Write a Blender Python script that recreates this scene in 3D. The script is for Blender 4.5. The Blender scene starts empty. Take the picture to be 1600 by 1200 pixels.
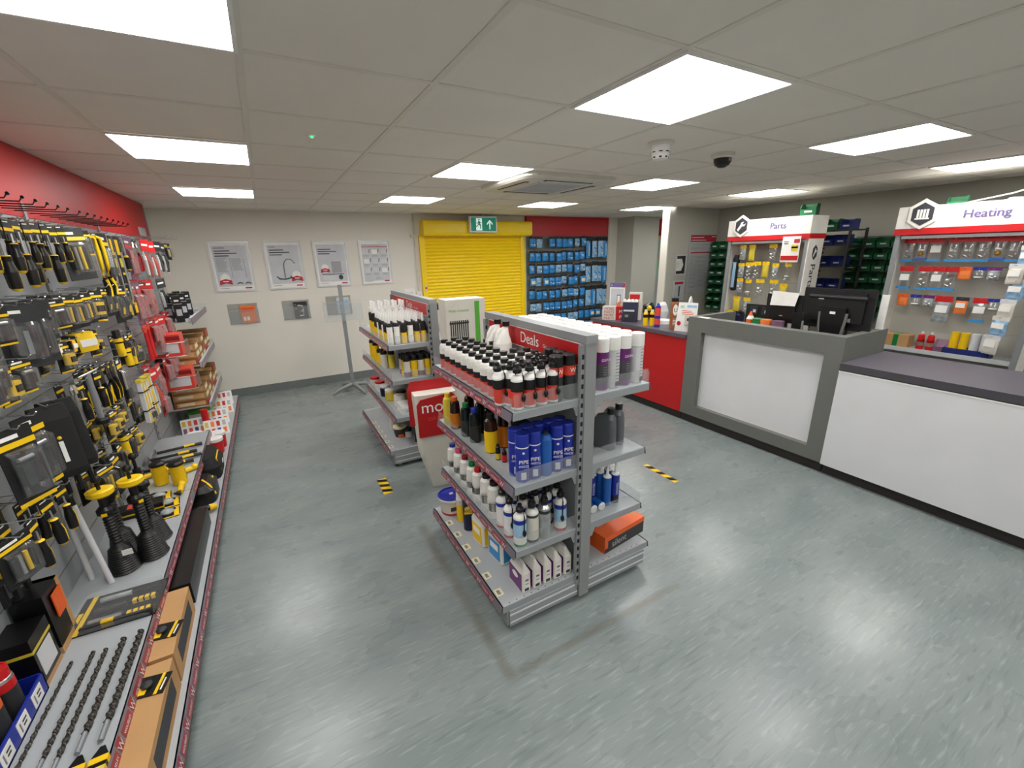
import bpy, math, random
from mathutils import Matrix, Vector
R = random.Random(7)
sc = bpy.context.scene
COL = sc.collection
PI = math.pi
# ---------------------------------------------------------------- camera, world, exposure
CH = 2.386
def make_camera():
    yaw, pit, rol = math.radians(28.94), math.radians(-17.145), math.radians(-1.388)
    f = Vector((math.sin(yaw)*math.cos(pit), math.cos(yaw)*math.cos(pit), math.sin(pit)))
    r = Vector((math.cos(yaw), -math.sin(yaw), 0)); u = r.cross(f)
    r2 = math.cos(rol)*r + math.sin(rol)*u; u2 = -math.sin(rol)*r + math.cos(rol)*u
    m = Matrix((r2, u2, -f)).transposed().to_4x4(); m.translation = Vector((0, 0, 1.80))
    c = bpy.data.cameras.new('camera'); c.sensor_width = 36; c.lens = 666.27/1600*36
    c.clip_start = .02
    o = bpy.data.objects.new('camera', c); COL.objects.link(o); o.matrix_world = m; sc.camera = o
make_camera()
w = bpy.data.worlds.new('world'); sc.world = w; w.use_nodes = True
w.node_tree.nodes['Background'].inputs[0].default_value = (.9, .95, 1, 1)
w.node_tree.nodes['Background'].inputs[1].default_value = .08
vs = sc.view_settings
vs.view_transform = 'Standard'; vs.look = 'None'; vs.gamma = 1; vs.use_curve_mapping = False
vs.exposure = 0.0
PANEL_STRENGTH = 16.0
# ---------------------------------------------------------------- materials
def lin(h):
    h = h.lstrip('#'); v = [int(h[i:i+2], 16)/255 for i in (0, 2, 4)]
    return [c/12.92 if c <= .04045 else ((c+.055)/1.055)**2.4 for c in v]
MATS = {}
def mat(name, hexc, rough=.5, metal=0., var=.05, scale=8., bump=0.):
    m = bpy.data.materials.new(name); m.use_nodes = True; nt = m.node_tree; b = nt.nodes['Principled BSDF']
    c = lin(hexc)
    tc = nt.nodes.new('ShaderNodeTexCoord'); n = nt.nodes.new('ShaderNodeTexNoise'); n.inputs['Scale'].default_value = scale
    n.inputs['Detail'].default_value = 2
    rp = nt.nodes.new('ShaderNodeValToRGB'); e = rp.color_ramp.elements
    e[0].position = .3; e[1].position = .7
    e[0].color = (*[x*(1-var) for x in c], 1); e[1].color = (*[min(1, x*(1+var)) for x in c], 1)
    nt.links.new(tc.outputs['Object'], n.inputs['Vector']); nt.links.new(n.outputs['Fac'], rp.inputs['Fac'])
    nt.links.new(rp.outputs['Color'], b.inputs['Base Color'])
    b.inputs['Roughness'].default_value = rough; b.inputs['Metallic'].default_value = metal
    if bump:
        bp = nt.nodes.new('ShaderNodeBump'); bp.inputs['Strength'].default_value = bump; bp.inputs['Distance'].default_value = .002
        n2 = nt.nodes.new('ShaderNodeTexNoise'); n2.inputs['Scale'].default_value = 120
        nt.links.new(tc.outputs['Object'], n2.inputs['Vector']); nt.links.new(n2.outputs['Fac'], bp.inputs['Height'])
        nt.links.new(bp.outputs['Normal'], b.inputs['Normal'])
    MATS[name] = m; return m
for a in [
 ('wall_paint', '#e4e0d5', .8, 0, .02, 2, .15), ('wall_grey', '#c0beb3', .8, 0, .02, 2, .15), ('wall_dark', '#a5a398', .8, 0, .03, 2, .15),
 ('tile', '#e8e3da', .95, 0, .012, 6, .08), ('grid', '#dedad0', .6, 0, .02), ('skirt', '#6f7573', .5, 0, .04),
 ('white', '#e9e8e4', .4), ('white_plastic', '#e6e6e2', .35), ('white_lam', '#d9dadc', .35, 0, .03, 3), ('off_white', '#d6d2c6', .5),
 ('black', '#0b0b0c', .35, 0, .2), ('black_matt', '#121213', .7, 0, .2), ('dark_grey', '#2c2d2f', .5), ('charcoal', '#46444a', .45, 0, .06),
 ('worktop', '#54505a', .4, 0, .08, 60), ('plinth', '#26221f', .6), ('frame_grey', '#6a6c67', .5, 0, .03),
 ('shelf_grey', '#979c9f', .4, 0, .04, 4), ('shelf_top', '#a9aeb1', .35, 0, .04, 4), ('post_grey', '#8f9293', .4, 0, .05, 4), ('dark_slot', '#16181a', .8),
 ('silver', '#c8c9ca', .28, .9, .05), ('chrome', '#e0e2e4', .12, 1., .03), ('alu', '#d4d6d8', .35, .15, .04), ('steel_dark', '#4a4742', .4, .8, .1),
 ('red', '#c8161b', .4, 0, .04), ('red_panel', '#b91216', .45, 0, .03), ('red_dark', '#8c0f14', .5), ('strip_red', '#94303f', .3, 0, .06), ('strip_grey', '#77707a', .3, 0, .06),
 ('label_red', '#dc4636', .4), ('orange', '#e85f15', .45), ('orange_lt', '#f0803a', .5), ('pink', '#d8487f', .4), ('yellow', '#f2c70d', .4), ('shutter_yellow', '#ffd808', .38, 0, .03),
 ('dull_yellow', '#d8c23a', .45), ('amber', '#c8741c', .3), ('green', '#0f7a3c', .4), ('lime', '#56a832', .5), ('bin_green', '#0f5c34', .45, 0, .1), ('exit_green', '#12705a', .4),
 ('mint', '#a8dcb8', .5), ('blue', '#1c2f9c', .35), ('blue_mid', '#1c5fb4', .4), ('bag_blue', '#2f8ad0', .3, 0, .3, 22), ('bag_pale', '#8db4d4', .25, 0, .3, 30), ('pale_blue', '#9cc4e0', .4), ('bin_blue', '#1a2a6c', .45), ('navy', '#14183c', .4),
 ('cyan', '#2f8fd0', .4), ('purple', '#6a1f6e', .4), ('paper', '#f0efea', .7), ('paper_grey', '#b9bcc0', .6), ('paper_mid', '#d3d4d6', .6), ('ink', '#3a3b3f', .6), ('ink_grey', '#85878a', .6),
 ('card_brown', '#b98f5e', .8, 0, .06, 6), ('card_dark', '#8a6238', .8), ('wood', '#d8ae72', .5, 0, .15, 25), ('copper', '#9a5a38', .45, .1), ('brass', '#c79a3a', .3, .9),
 ('rubber', '#0e0e0f', .45, 0, .2), ('stand_grey', '#8b8e90', .4, .2), ('bottle_white', '#e4e2db', .35), ('clear_grey', '#9aa0a2', .2, 0, .3, 25), ('jug_grey', '#62666a', .35, .2),
 ('brown_glass', '#2a160c', .15), ('dark_glass', '#101a1c', .12), ('tin', '#a8a89c', .3, .8), ('screen_back', '#131415', .4), ('sign_purple', '#6c6090', .5), ('poster_grey', '#c9ccd1', .5),
 ('header_white', '#f0eee6', .45), ('hose', '#1c1c1e', .4), ('mauve', '#7c5a72', .4), ('cream', '#e8e0b8', .5), ('ribbon', '#bb2a3c', .5)]:
    mat(*a)
def m_clear(name, fac, tint=(1, 1, 1), rough=.08, haze=.06):
    m = bpy.data.materials.new(name); m.use_nodes = True; nt = m.node_tree; nt.nodes.clear()
    o = nt.nodes.new('ShaderNodeOutputMaterial'); t = nt.nodes.new('ShaderNodeBsdfTransparent'); t.inputs[0].default_value = (*tint, 1)
    g = nt.nodes.new('ShaderNodeBsdfGlossy'); g.inputs['Roughness'].default_value = rough
    d = nt.nodes.new('ShaderNodeBsdfDiffuse'); d.inputs[0].default_value = (.75, .77, .78, 1)
    n = nt.nodes.new('ShaderNodeTexNoise'); n.inputs['Scale'].default_value = 25; tc = nt.nodes.new('ShaderNodeTexCoord')
    nt.links.new(tc.outputs['Object'], n.inputs['Vector'])
    mr = nt.nodes.new('ShaderNodeMapRange'); mr.inputs[3].default_value = fac*.6; mr.inputs[4].default_value = fac*1.4
    nt.links.new(n.outputs['Fac'], mr.inputs[0])
    x = nt.nodes.new('ShaderNodeMixShader'); y = nt.nodes.new('ShaderNodeMixShader')
    nt.links.new(mr.outputs[0], x.inputs[0]); nt.links.new(t.outputs[0], x.inputs[1]); nt.links.new(g.outputs[0], x.inputs[2])
    y.inputs[0].default_value = haze; nt.links.new(x.outputs[0], y.inputs[1]); nt.links.new(d.outputs[0], y.inputs[2])
    nt.links.new(y.outputs[0], o.inputs[0]); MATS[name] = m
m_clear('clear', .03, (.97, .98, .98), .08, .10); m_clear('blister', .13, (.93, .94, .95), .1, .04); m_clear('clear_red', .14, (.95, .45, .42), .12, .2)
def m_emit(name, hexc, s):
    m = bpy.data.materials.new(name); m.use_nodes = True; nt = m.node_tree; b = nt.nodes['Principled BSDF']
    b.inputs['Base Color'].default_value = (*lin(hexc), 1); b.inputs['Emission Color'].default_value = (*lin(hexc), 1); b.inputs['Emission Strength'].default_value = s
    MATS[name] = m
m_emit('panel_light', '#fffdfb', PANEL_STRENGTH); m_emit('led_green', '#30ff70', 3); m_emit('exit_lit', '#12806a', .35); m_emit('exit_white', '#e8f4ee', .5)
def m_floor():
    m = bpy.data.materials.new('vinyl_floor'); m.use_nodes = True; nt = m.node_tree; N = nt.nodes.new; L = nt.links.new; b = nt.nodes['Principled BSDF']
    tc = N('ShaderNodeTexCoord')
    def noise(sx, sy, scale, rot=0, det=3):
        mp = N('ShaderNodeMapping'); mp.inputs['Scale'].default_value = (sx, sy, 1); mp.inputs['Rotation'].default_value = (0, 0, rot)
        n = N('ShaderNodeTexNoise'); n.inputs['Scale'].default_value = scale; n.inputs['Detail'].default_value = det
        L(tc.outputs['Object'], mp.inputs[0]); L(mp.outputs[0], n.inputs['Vector']); return n
    def ramp(n, stops):
        r = N('ShaderNodeValToRGB'); e = r.color_ramp.elements
        while len(e) < len(stops): e.new(.5)
        for k, (p, c) in enumerate(stops): e[k].position = p; e[k].color = (*([c]*3 if isinstance(c, float) else lin(c)), 1)
        L(n.outputs['Fac'], r.inputs[0]); return r
    base = ramp(noise(1, 3, 1.6, .1), [(.3, '#768080'), (.7, '#868e8c')])
    lite = ramp(noise(1.2, 9, 7.5, .1, 6), [(.55, 0.), (.70, 1.)])
    dark = ramp(noise(1.3, 16, 4.3, .1, 6), [(.54, 0.), (.68, 1.)])
    mx = N('ShaderNodeMix'); mx.data_type = 'RGBA'; mx.inputs[7].default_value = (*lin('#a5afae'), 1)
    f1 = N('ShaderNodeMath'); f1.operation = 'MULTIPLY'; f1.inputs[1].default_value = .4
    L(lite.outputs[0], f1.inputs[0]); L(f1.outputs[0], mx.inputs[0]); L(base.outputs[0], mx.inputs[6])
    m2 = N('ShaderNodeMix'); m2.data_type = 'RGBA'; m2.inputs[7].default_value = (*lin('#5b6466'), 1)
    f2 = N('ShaderNodeMath'); f2.operation = 'MULTIPLY'; f2.inputs[1].default_value = .4
    L(dark.outputs[0], f2.inputs[0]); L(f2.outputs[0], m2.inputs[0]); L(mx.outputs[2], m2.inputs[6])
    sx = N('ShaderNodeSeparateXYZ'); L(tc.outputs['Object'], sx.inputs[0])
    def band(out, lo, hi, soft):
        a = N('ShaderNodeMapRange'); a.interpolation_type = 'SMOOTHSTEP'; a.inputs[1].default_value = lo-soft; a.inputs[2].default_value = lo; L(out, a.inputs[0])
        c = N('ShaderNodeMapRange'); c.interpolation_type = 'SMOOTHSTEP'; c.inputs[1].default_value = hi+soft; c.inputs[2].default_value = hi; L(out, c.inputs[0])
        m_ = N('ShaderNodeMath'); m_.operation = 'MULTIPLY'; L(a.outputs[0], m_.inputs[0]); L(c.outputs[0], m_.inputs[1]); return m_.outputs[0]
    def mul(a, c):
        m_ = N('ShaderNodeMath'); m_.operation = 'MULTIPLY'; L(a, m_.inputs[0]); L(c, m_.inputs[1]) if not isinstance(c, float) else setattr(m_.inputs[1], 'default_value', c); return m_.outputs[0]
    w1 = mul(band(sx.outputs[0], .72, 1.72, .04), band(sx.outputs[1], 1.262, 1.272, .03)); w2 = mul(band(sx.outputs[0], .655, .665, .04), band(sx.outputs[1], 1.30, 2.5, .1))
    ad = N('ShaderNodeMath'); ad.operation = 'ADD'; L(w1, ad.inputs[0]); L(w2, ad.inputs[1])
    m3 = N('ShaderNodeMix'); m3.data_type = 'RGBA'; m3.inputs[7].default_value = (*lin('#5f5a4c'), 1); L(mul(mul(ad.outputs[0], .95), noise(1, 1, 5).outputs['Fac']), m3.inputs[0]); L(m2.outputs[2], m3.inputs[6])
    L(m3.outputs[2], b.inputs['Base Color'])
    rr = N('ShaderNodeMapRange'); rr.inputs[3].default_value = .2; rr.inputs[4].default_value = .36
    L(noise(1, 2, 2.5).outputs['Fac'], rr.inputs[0]); L(rr.outputs[0], b.inputs['Roughness'])
    b.inputs['Specular IOR Level'].default_value = .45
    bp = N('ShaderNodeBump'); bp.inputs['Strength'].default_value = .05; bp.inputs['Distance'].default_value = .002
    L(noise(1, 1, 9, 0, 4).outputs['Fac'], bp.inputs['Height']); L(bp.outputs[0], b.inputs['Normal'])
    MATS['floor'] = m
m_floor()
# ---------------------------------------------------------------- mesh builder
_txt = {}
def text_mesh(s):
    if s in _txt: return _txt[s]
    c = bpy.data.curves.new('t', 'FONT'); c.body = s; c.size = 1; c.resolution_u = 3
    o = bpy.data.objects.new('t', c); me = bpy.data.meshes.new_from_object(o)
    vs_ = [v.co.copy() for v in me.vertices]; fs = [list(p.vertices) for p in me.polygons]
    wd = max([v.x for v in vs_], default=0)
    bpy.data.objects.remove(o); bpy.data.curves.remove(c); bpy.data.meshes.remove(me)
    _txt[s] = (vs_, fs, wd); return _txt[s]
def T(x=0, y=0, z=0): return Matrix.Translation((x, y, z))
def RX(a): return Matrix.Rotation(a, 4, 'X')
def RY(a): return Matrix.Rotation(a, 4, 'Y')
def RZ(a): return Matrix.Rotation(a, 4, 'Z')
class MB:
    def __init__(s): s.v = []; s.f = []; s.m = []; s.sm = []; s.mats = []; s.M = Matrix.Identity(4)
    def mi(s, name):
        if name not in s.mats: s.mats.append(name)
        return s.mats.index(name)
    def add(s, vs_, fs, m, smooth=False):
        k = len(s.v); i = s.mi(m)
        s.v += [tuple(s.M @ Vector(v)) for v in vs_]
        for f in fs: s.f.append([a+k for a in f]); s.m.append(i); s.sm.append(smooth)
        return s
    def box(s, x0, x1, y0, y1, z0, z1, m):
        v = [(x, y, z) for z in (z0, z1) for y in (y0, y1) for x in (x0, x1)]
        return s.add(v, [(0, 2, 3, 1), (4, 5, 7, 6), (0, 1, 5, 4), (2, 6, 7, 3), (0, 4, 6, 2), (1, 3, 7, 5)], m)
    def loft(s, secs, m, n=12, smooth=True, mats=None, caps=True):
        """secs: (z, halfw x, halfw y, cx, cy, squareness)"""
        V = []; k = len(secs)
        for (z, a, b, *r) in secs:
            cx = r[0] if len(r) > 0 else 0; cy = r[1] if len(r) > 1 else 0; q = r[2] if len(r) > 2 else 1
            for i in range(n):
                t = 2*PI*(i+.5)/n; c, d = math.cos(t), math.sin(t)
                V.append((cx + a*math.copysign(abs(c)**q, c), cy + b*math.copysign(abs(d)**q, d), z))
        for j in range(k-1):
            mm = mats[j] if mats else m
            s.add([V[j*n+i] for i in range(n)]+[V[(j+1)*n+i] for i in range(n)], [(i, (i+1) % n, n+(i+1) % n, n+i) for i in range(n)], mm, smooth)
        if caps:
            s.add(V[:n], [tuple(reversed(range(n)))], mats[0] if mats else m); s.add(V[-n:], [tuple(range(n))], mats[-1] if mats else m)
        return s
    def lathe(s, prof, mats, n=14):
        """prof: [(r,z)], mats: name or list per segment"""
        return s.loft([(z, r, r) for r, z in prof], mats if isinstance(mats, str) else mats[0], n, True, None if isinstance(mats, str) else mats)
    def cyl(s, p0, p1, r0, m, r1=None, n=8):
        p0 = Vector(p0); p1 = Vector(p1); d = (p1-p0); r1 = r0 if r1 is None else r1
        q = d.to_track_quat('Z', 'Y').to_matrix(); V = []
        for p, r in ((p0, r0), (p1, r1)):
            for i in range(n): V.append(p + q @ Vector((r*math.cos(2*PI*i/n), r*math.sin(2*PI*i/n), 0)))
        s.add(V, [(i, (i+1) % n, n+(i+1) % n, n+i) for i in range(n)], m, True)
        s.add(V[:n], [tuple(reversed(range(n)))], m); return s.add(V[n:], [tuple(range(n))], m)
    def tube(s, pts, r, m, n=6):
        pts = [Vector(p) for p in pts]; V = []; k = len(pts)
        up = Vector((0, 0, 1))
        for i, p in enumerate(pts):
            d = (pts[min(i+1, k-1)]-pts[max(i-1, 0)]).normalized()
            a = d.cross(up) if abs(d.z) < .95 else d.cross(Vector((0, 1, 0))); a.normalize(); b = d.cross(a)
            rr = r[i] if isinstance(r, (list, tuple)) else r
            for j in range(n): V.append(p + rr*(math.cos(2*PI*j/n)*a + math.sin(2*PI*j/n)*b))
        F = [(i*n+j, (i+1)*n+j, (i+1)*n+(j+1) % n, i*n+(j+1) % n) for i in range(k-1) for j in range(n)]
        s.add(V, F, m, True); s.add(V[:n], [tuple(range(n))], m); return s.add(V[-n:], [tuple(reversed(range(n)))], m)
    def prism(s, poly, z0, z1, m):
        n = len(poly); V = [(x, y, z0) for x, y in poly]+[(x, y, z1) for x, y in poly]
        return s.add(V, [tuple(reversed(range(n))), tuple(range(n, 2*n))]+[(i, (i+1) % n, n+(i+1) % n, n+i) for i in range(n)], m)
    def plate(s, poly, o, r, u, t, m):
        """polygon in a plane: o origin, r right, u up; extruded t along r x u"""
        old = s.M; o, r, u = Vector(o), Vector(r), Vector(u); nn = r.cross(u)
        q = Matrix((r, u, nn)).transposed().to_4x4(); q.translation = o
        s.M = old @ q; s.prism(poly, 0, t, m); s.M = old; return s
    def rect(s, o, r, u, w, h, m, t=.0008, cx=False):
        x0 = -w/2 if cx else 0
        return s.plate([(x0, 0), (x0+w, 0), (x0+w, h), (x0, h)], o, r, u, t, m)
    def text(s, st, size, o, r, u, m, align='C', off=.0012):
        V, F, wd = text_mesh(st); o, r, u = Vector(o), Vector(r), Vector(u); nn = r.cross(u)
        dx = -wd/2 if align == 'C' else 0
        return s.add([o + r*((v.x+dx)*size) + u*(v.y*size) + nn*off for v in V], F, m)
    def sphere(s, c, r, m, n=10, k=6, sz=1):
        pr = [(r*math.sin(PI*i/k)+1e-5, c[2]-sz*r*math.cos(PI*i/k)) for i in range(k+1)]
        old = s.M; s.M = old @ T(c[0], c[1], 0); s.lathe(pr, m, n); s.M = old; return s
    def mesh(s, name):
        me = bpy.data.meshes.new(name); me.from_pydata(s.v, [], s.f)
        for n in s.mats: me.materials.append(MATS[n])
        me.polygons.foreach_set('material_index', s.m); me.polygons.foreach_set('use_smooth', s.sm); me.update(); return me
    def build(s, name, parent=None):
        o = bpy.data.objects.new(name, s.mesh(name)); COL.objects.link(o)
        if parent: o.parent = parent
        return o
def tag(o, label, cat, group=None, kind=None):
    if label: o['label'] = label
    if cat: o['category'] = cat
    if group: o['group'] = group
    if kind: o['kind'] = kind
    return o
def thing(name, label=None, cat=None, loc=(0, 0, 0), rz=0, group=None):
    o = bpy.data.objects.new(name, None); COL.objects.link(o); o.empty_display_size = .05
    o.location = loc; o.rotation_euler = (0, 0, rz); return tag(o, label, cat, group)
def struct(name, mb): return tag(mb.build(name), None, None, kind='structure')
def dup(o, parent=None):
    c = o.copy(); COL.objects.link(c)
    if parent: c.parent = parent
    for ch in list(o.children): dup(ch, c)
    return c
PROTO = {}
def place(key, fn, loc, label, cat, group=None, rot=(0, 0, 0), scale=1):
    """first call builds the thing, later calls copy it with all of its parts"""
    if key not in PROTO: o = PROTO[key] = fn()
    else: o = dup(PROTO[key])
    o.location = loc; o.rotation_euler = rot if isinstance(rot, tuple) else (0, 0, rot); o.scale = (scale,)*3
    return tag(o, label, cat, group)
ORD = ['first', 'second', 'third', 'fourth', 'fifth', 'sixth', 'seventh', 'eighth', 'ninth', 'tenth', 'eleventh', 'twelfth', 'thirteenth', 'fourteenth', 'fifteenth', 'sixteenth']
NX = ((0, -1, 0), (0, 0, 1))   # right, up for a face looking to -x
PX = ((0, 1, 0), (0, 0, 1))    # face looking to +x
NY = ((1, 0, 0), (0, 0, 1))    # face looking to -y
UPF = ((1, 0, 0), (0, 1, 0))   # face looking up
# ---------------------------------------------------------------- room shell
X0, X1, Y0, Y1 = -1.12, 6.45, -2.3, 6.68
b = MB(); b.box(X0-.3, 8.2, Y0-.2, Y1+.3, -.1, 0, 'floor'); fl = struct('floor', b)
b = MB(); b.box(X0-.3, 8.2, Y0-.2, Y1+.3, CH, CH+.1, 'tile'); ce = struct('ceiling', b)
b = MB()
for i in range(-1, 14):
    x = (i-.934)*.6
    if X0 < x < 8: b.box(x-.012, x+.012, Y0, Y1, CH-.0035, CH, 'grid')
for j in range(-7, 9):
    y = (j+2.797)*.6
    if Y0 < y < Y1: b.box(X0, 8.1, y-.012, y+.012, CH-.003, CH, 'grid')
tag(b.build('ceiling_grid', ce), 'pale metal grid between the ceiling tiles', None)
struct('wall_left', MB().box(X0-.15, X0, Y0, Y1+.1, 0, CH, 'wall_paint'))
struct('wall_back', MB().box(X0, 8.2, Y1, Y1+.15, 0, CH, 'wall_paint'))
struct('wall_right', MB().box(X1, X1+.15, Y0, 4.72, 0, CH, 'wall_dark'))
struct('wall_front', MB().box(X0, 8.2, Y0-.15, Y0, 0, CH, 'wall_paint'))
struct('wall_partition', MB().box(5.34, X1+.15, 4.72, 4.84, 0, CH, 'wall_grey').box(5.325, 5.345, 4.715, 4.845, 0, CH, 'wall_paint'))  # end slab in paler paint stands in for the brighter light on it
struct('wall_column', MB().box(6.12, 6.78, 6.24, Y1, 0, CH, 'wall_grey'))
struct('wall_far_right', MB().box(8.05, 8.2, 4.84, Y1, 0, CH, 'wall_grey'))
b = MB(); b.box(X0, 2.1, Y1-.012, Y1, 0, .11, 'skirt').box(X0, 2.1, Y1-.02, Y1-.01, 0, .012, 'skirt'); struct('baseboard_back', b)
# ---------------------------------------------------------------- ceiling fittings
def light_panel():
    t = thing('ceiling_light')
    b = MB(); q = .2975
    for (x0, x1, y0, y1) in ((-q, q, -q, -q+.012), (-q, q, q-.012, q), (-q, -q+.012, -q+.012, q-.012), (q-.012, q, -q+.012, q-.012)): b.box(x0, x1, y0, y1, -.012, -.004, 'white')
    b.build('frame', t); MB().box(-q+.012, q-.012, -q+.012, q-.012, -.009, -.005, 'panel_light').build('diffuser', t); return t
names_i = {0: 'over the tool wall', 3: 'over the island shelving', 6: 'over the counter line', 9: 'near the right wall'}
names_j = {-4: 'behind the viewer', -1: 'nearest row of lit panels', 2: 'middle row of lit panels', 5: 'farthest row of lit panels'}
for i in (0, 3, 6, 9):
    for j in (-4, -1, 2, 5):
        place('light', light_panel, ((i+.5-.934)*.6, (j+.5+2.797)*.6, CH), 'square white ceiling light ' + names_i[i] + ', ' + names_j[j], 'ceiling light', 'square LED panels in the ceiling')
def aircon():
    t = thing('ceiling_air_conditioner', 'white square ceiling air conditioner cassette with dark louvre slots', 'air conditioner', (2.30, 3.45, CH))
    b = MB(); s = .46
    b.loft([(-.045, s*.95, s*.95, 0, 0, .25), (-.03, s, s, 0, 0, .2), (0, s, s, 0, 0, .2)], 'off_white', 24, False); b.build('cover', t)
    g = MB().box(-.24, .24, -.24, .24, -.05, -.044, 'paper_mid')
    for k in range(14): g.box(-.22, .22, -.22+k*.033, -.212+k*.033, -.053, -.05, 'paper_grey')
    g.build('grille', t)
    for k in range(4):
        b = MB(); b.M = RZ(k*PI/2); b.box(-.24, .24, .32, .36, -.0475, -.044, 'dark_slot').box(-.22, .22, .335, .347, -.051, -.047, 'off_white'); b.build('louvre', t)
aircon()
def smoke():
    t = thing('smoke_detector', 'white round smoke detector with sounder base on the ceiling', 'smoke detector', (2.108, 1.972, CH))
    MB().lathe([(.075, 0), (.075, -.012), (.06, -.02)], 'off_white', 20).build('base', t)
    b = MB().lathe([(.056, -.018), (.054, -.05), (.05, -.062), (.047, -.064), (.047, -.07), (.05, -.072), (.042, -.09), (.02, -.095), (.02, -.096)], 'white_plastic', 20)
    for k in range(8): b.M = RZ(k*PI/4); b.box(.047, .0535, -.01, .01, -.057, -.052, 'dark_slot'); b.box(.042, .047, -.007, .007, -.085, -.077, 'dark_slot')
    b.M = Matrix(); b.build('sounder', t); MB().sphere((.05, 0, -.045), .005, 'silver').build('lamp', t)
smoke()
t = thing('dome_camera', 'small black glass dome security camera on the ceiling', 'security camera', (2.743, 2.028, CH))
MB().lathe([(.072, 0), (.072, -.02), (.06, -.03)], 'off_white', 20).build('housing', t)
MB().lathe([(.055, -.028), (.054, -.05), (.044, -.07), (.02, -.084), (.001, -.086)], 'black', 20).build('dome', t)
t = thing('green_indicator', 'tiny green lit indicator on a ceiling tile', 'indicator', (.318, 2.59, CH))
MB().lathe([(.02, 0), (.018, -.006)], 'white', 12).build('bezel', t); MB().sphere((0, 0, -.006), .008, 'led_green').build('led', t)
place('light', light_panel, ((12.5-.934)*.6, (5.5+2.797)*.6, CH), 'added square ceiling light, unseen behind the partition wall, brightening the column', 'ceiling light', 'square LED panels in the ceiling')  # extra panel added out of view to brighten the column face
# ---------------------------------------------------------------- shutter door, exit sign, conduit
t = thing('door_1', loc=(3.05, Y1, 0)); t['kind'] = 'structure'
b = MB(); P = .052; n = int(2.06/P)
for k in range(n):
    z = .01+k*P; pr = [(0, 0), (-.012, .012), (-.016, .026), (-.012, .04), (0, P)]
    for a, c in zip(pr, pr[1:]): b.add([(-.85, -.03+a[0], z+a[1]), (.86, -.03+a[0], z+a[1]), (.86, -.03+c[0], z+c[1]), (-.85, -.03+c[0], z+c[1])], [(0, 1, 2, 3)], 'shutter_yellow', True)
b.box(-.85, .86, -.028, -.022, 0, 2.1, 'shutter_yellow'); b.build('shutter_curtain', t)
b = MB(); b.loft([(-.90, .10, .12, 0, 0, .35), (.99, .10, .12, 0, 0, .35)], 'shutter_yellow', 20, False)
for i in range(len(b.v)):
    x, y, z = b.v[i]; b.v[i] = (z, -.105+y*.85, 2.175+x*1.15)
b.build('shutter_housing', t)
for s in (-.89, .89): MB().box(s-.04, s+.04, -.055, 0, 0, 2.07, 'shutter_yellow').build('guide_rail', t)
b = MB().box(-.9, -.87, -.062, -.055, 1.25, 1.34, 'off_white').box(-.898, -.872, -.066, -.062, 1.28, 1.31, 'red'); b.build('key_switch', t)
MB().box(.935, .975, -.03, 0, 0, 2.1, 'off_white').build('edge_trim', t)
def exit_sign():
    t = thing('exit_sign', 'green and white running man exit sign with up arrow above yellow shutter', 'exit sign', (3.10, 6.42, 2.11))
    MB().box(-.235, .235, -.025, .025, 0, .235, 'white').build('housing', t)
    b = MB().rect((-.215, -.0255, .02), *NY, .43, .195, 'exit_lit', .001)
    b.rect((-.13, -.027, .03), *NY, .10, .175, 'exit_white', .001)
    o = (-.08, -.0285, .03)
    for poly in ([(-.01, .09), (.02, .1), (.005, .14), (-.02, .135)], [(-.01, .09), (.02, .1), (.035, .06), (.02, .02), (.008, .022), (.018, .058), (-.005, .085)],
                 [(-.012, .1), (.0, .085), (-.03, .055), (-.055, .055), (-.055, .067), (-.034, .068)], [(0, .135), (.01, .13), (.04, .115), (.042, .103), (.01, .115)],
                 [(-.015, .135), (-.01, .125), (-.035, .105), (-.045, .12), (-.05, .115), (-.035, .09), (-.028, .095), (-.005, .118)],
                 [(.0+.013*math.cos(a*PI/4), .155+.013*math.sin(a*PI/4)) for a in range(8)]): b.plate(poly, o, *NY, .001, 'exit_lit')
    b.plate([(-.009, 0), (.009, 0), (.009, .1), (.05, .065), (.05, .09), (0, .14), (-.05, .09), (-.05, .065), (-.009, .1)], (.105, -.027, .045), *NY, .001, 'exit_white')
    b.build('sign_face', t); MB().cyl((0, 0, .235), (0, 0, CH-2.11), .012, 'white').build('hanger', t)
exit_sign()
b = MB(); b.cyl((2.06, Y1-.02, 1.25), (2.06, Y1-.02, CH-.001), .014, 'off_white').box(2.0, 2.07, Y1-.035, Y1, 2.05, 2.09, 'off_white'); tag(b.build('conduit_pipe'), 'thin cream conduit pipe on the wall left of the yellow shutter', 'pipe')
t = thing('fused_switch', 'white fused switch box below conduit beside the shutter', 'switch', (2.06, Y1, 1.13)); MB().box(-.045, .045, -.04, 0, 0, .12, 'white').build('box', t); MB().box(-.015, .015, -.046, -.04, .04, .08, 'paper_mid').build('rocker', t)
b = MB().box(1.84, 2.0, Y1-.004, Y1-.001, 1.0, 1.3, 'paper')
for k in range(7): b.box(1.86, 1.97-.01*(k % 3), Y1-.005, Y1-.004, 1.05+.03*k, 1.056+.03*k, 'ink_grey')
tag(b.build('paper_notice'), 'small white paper notice on the back wall beside switch box', 'notice')
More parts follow.
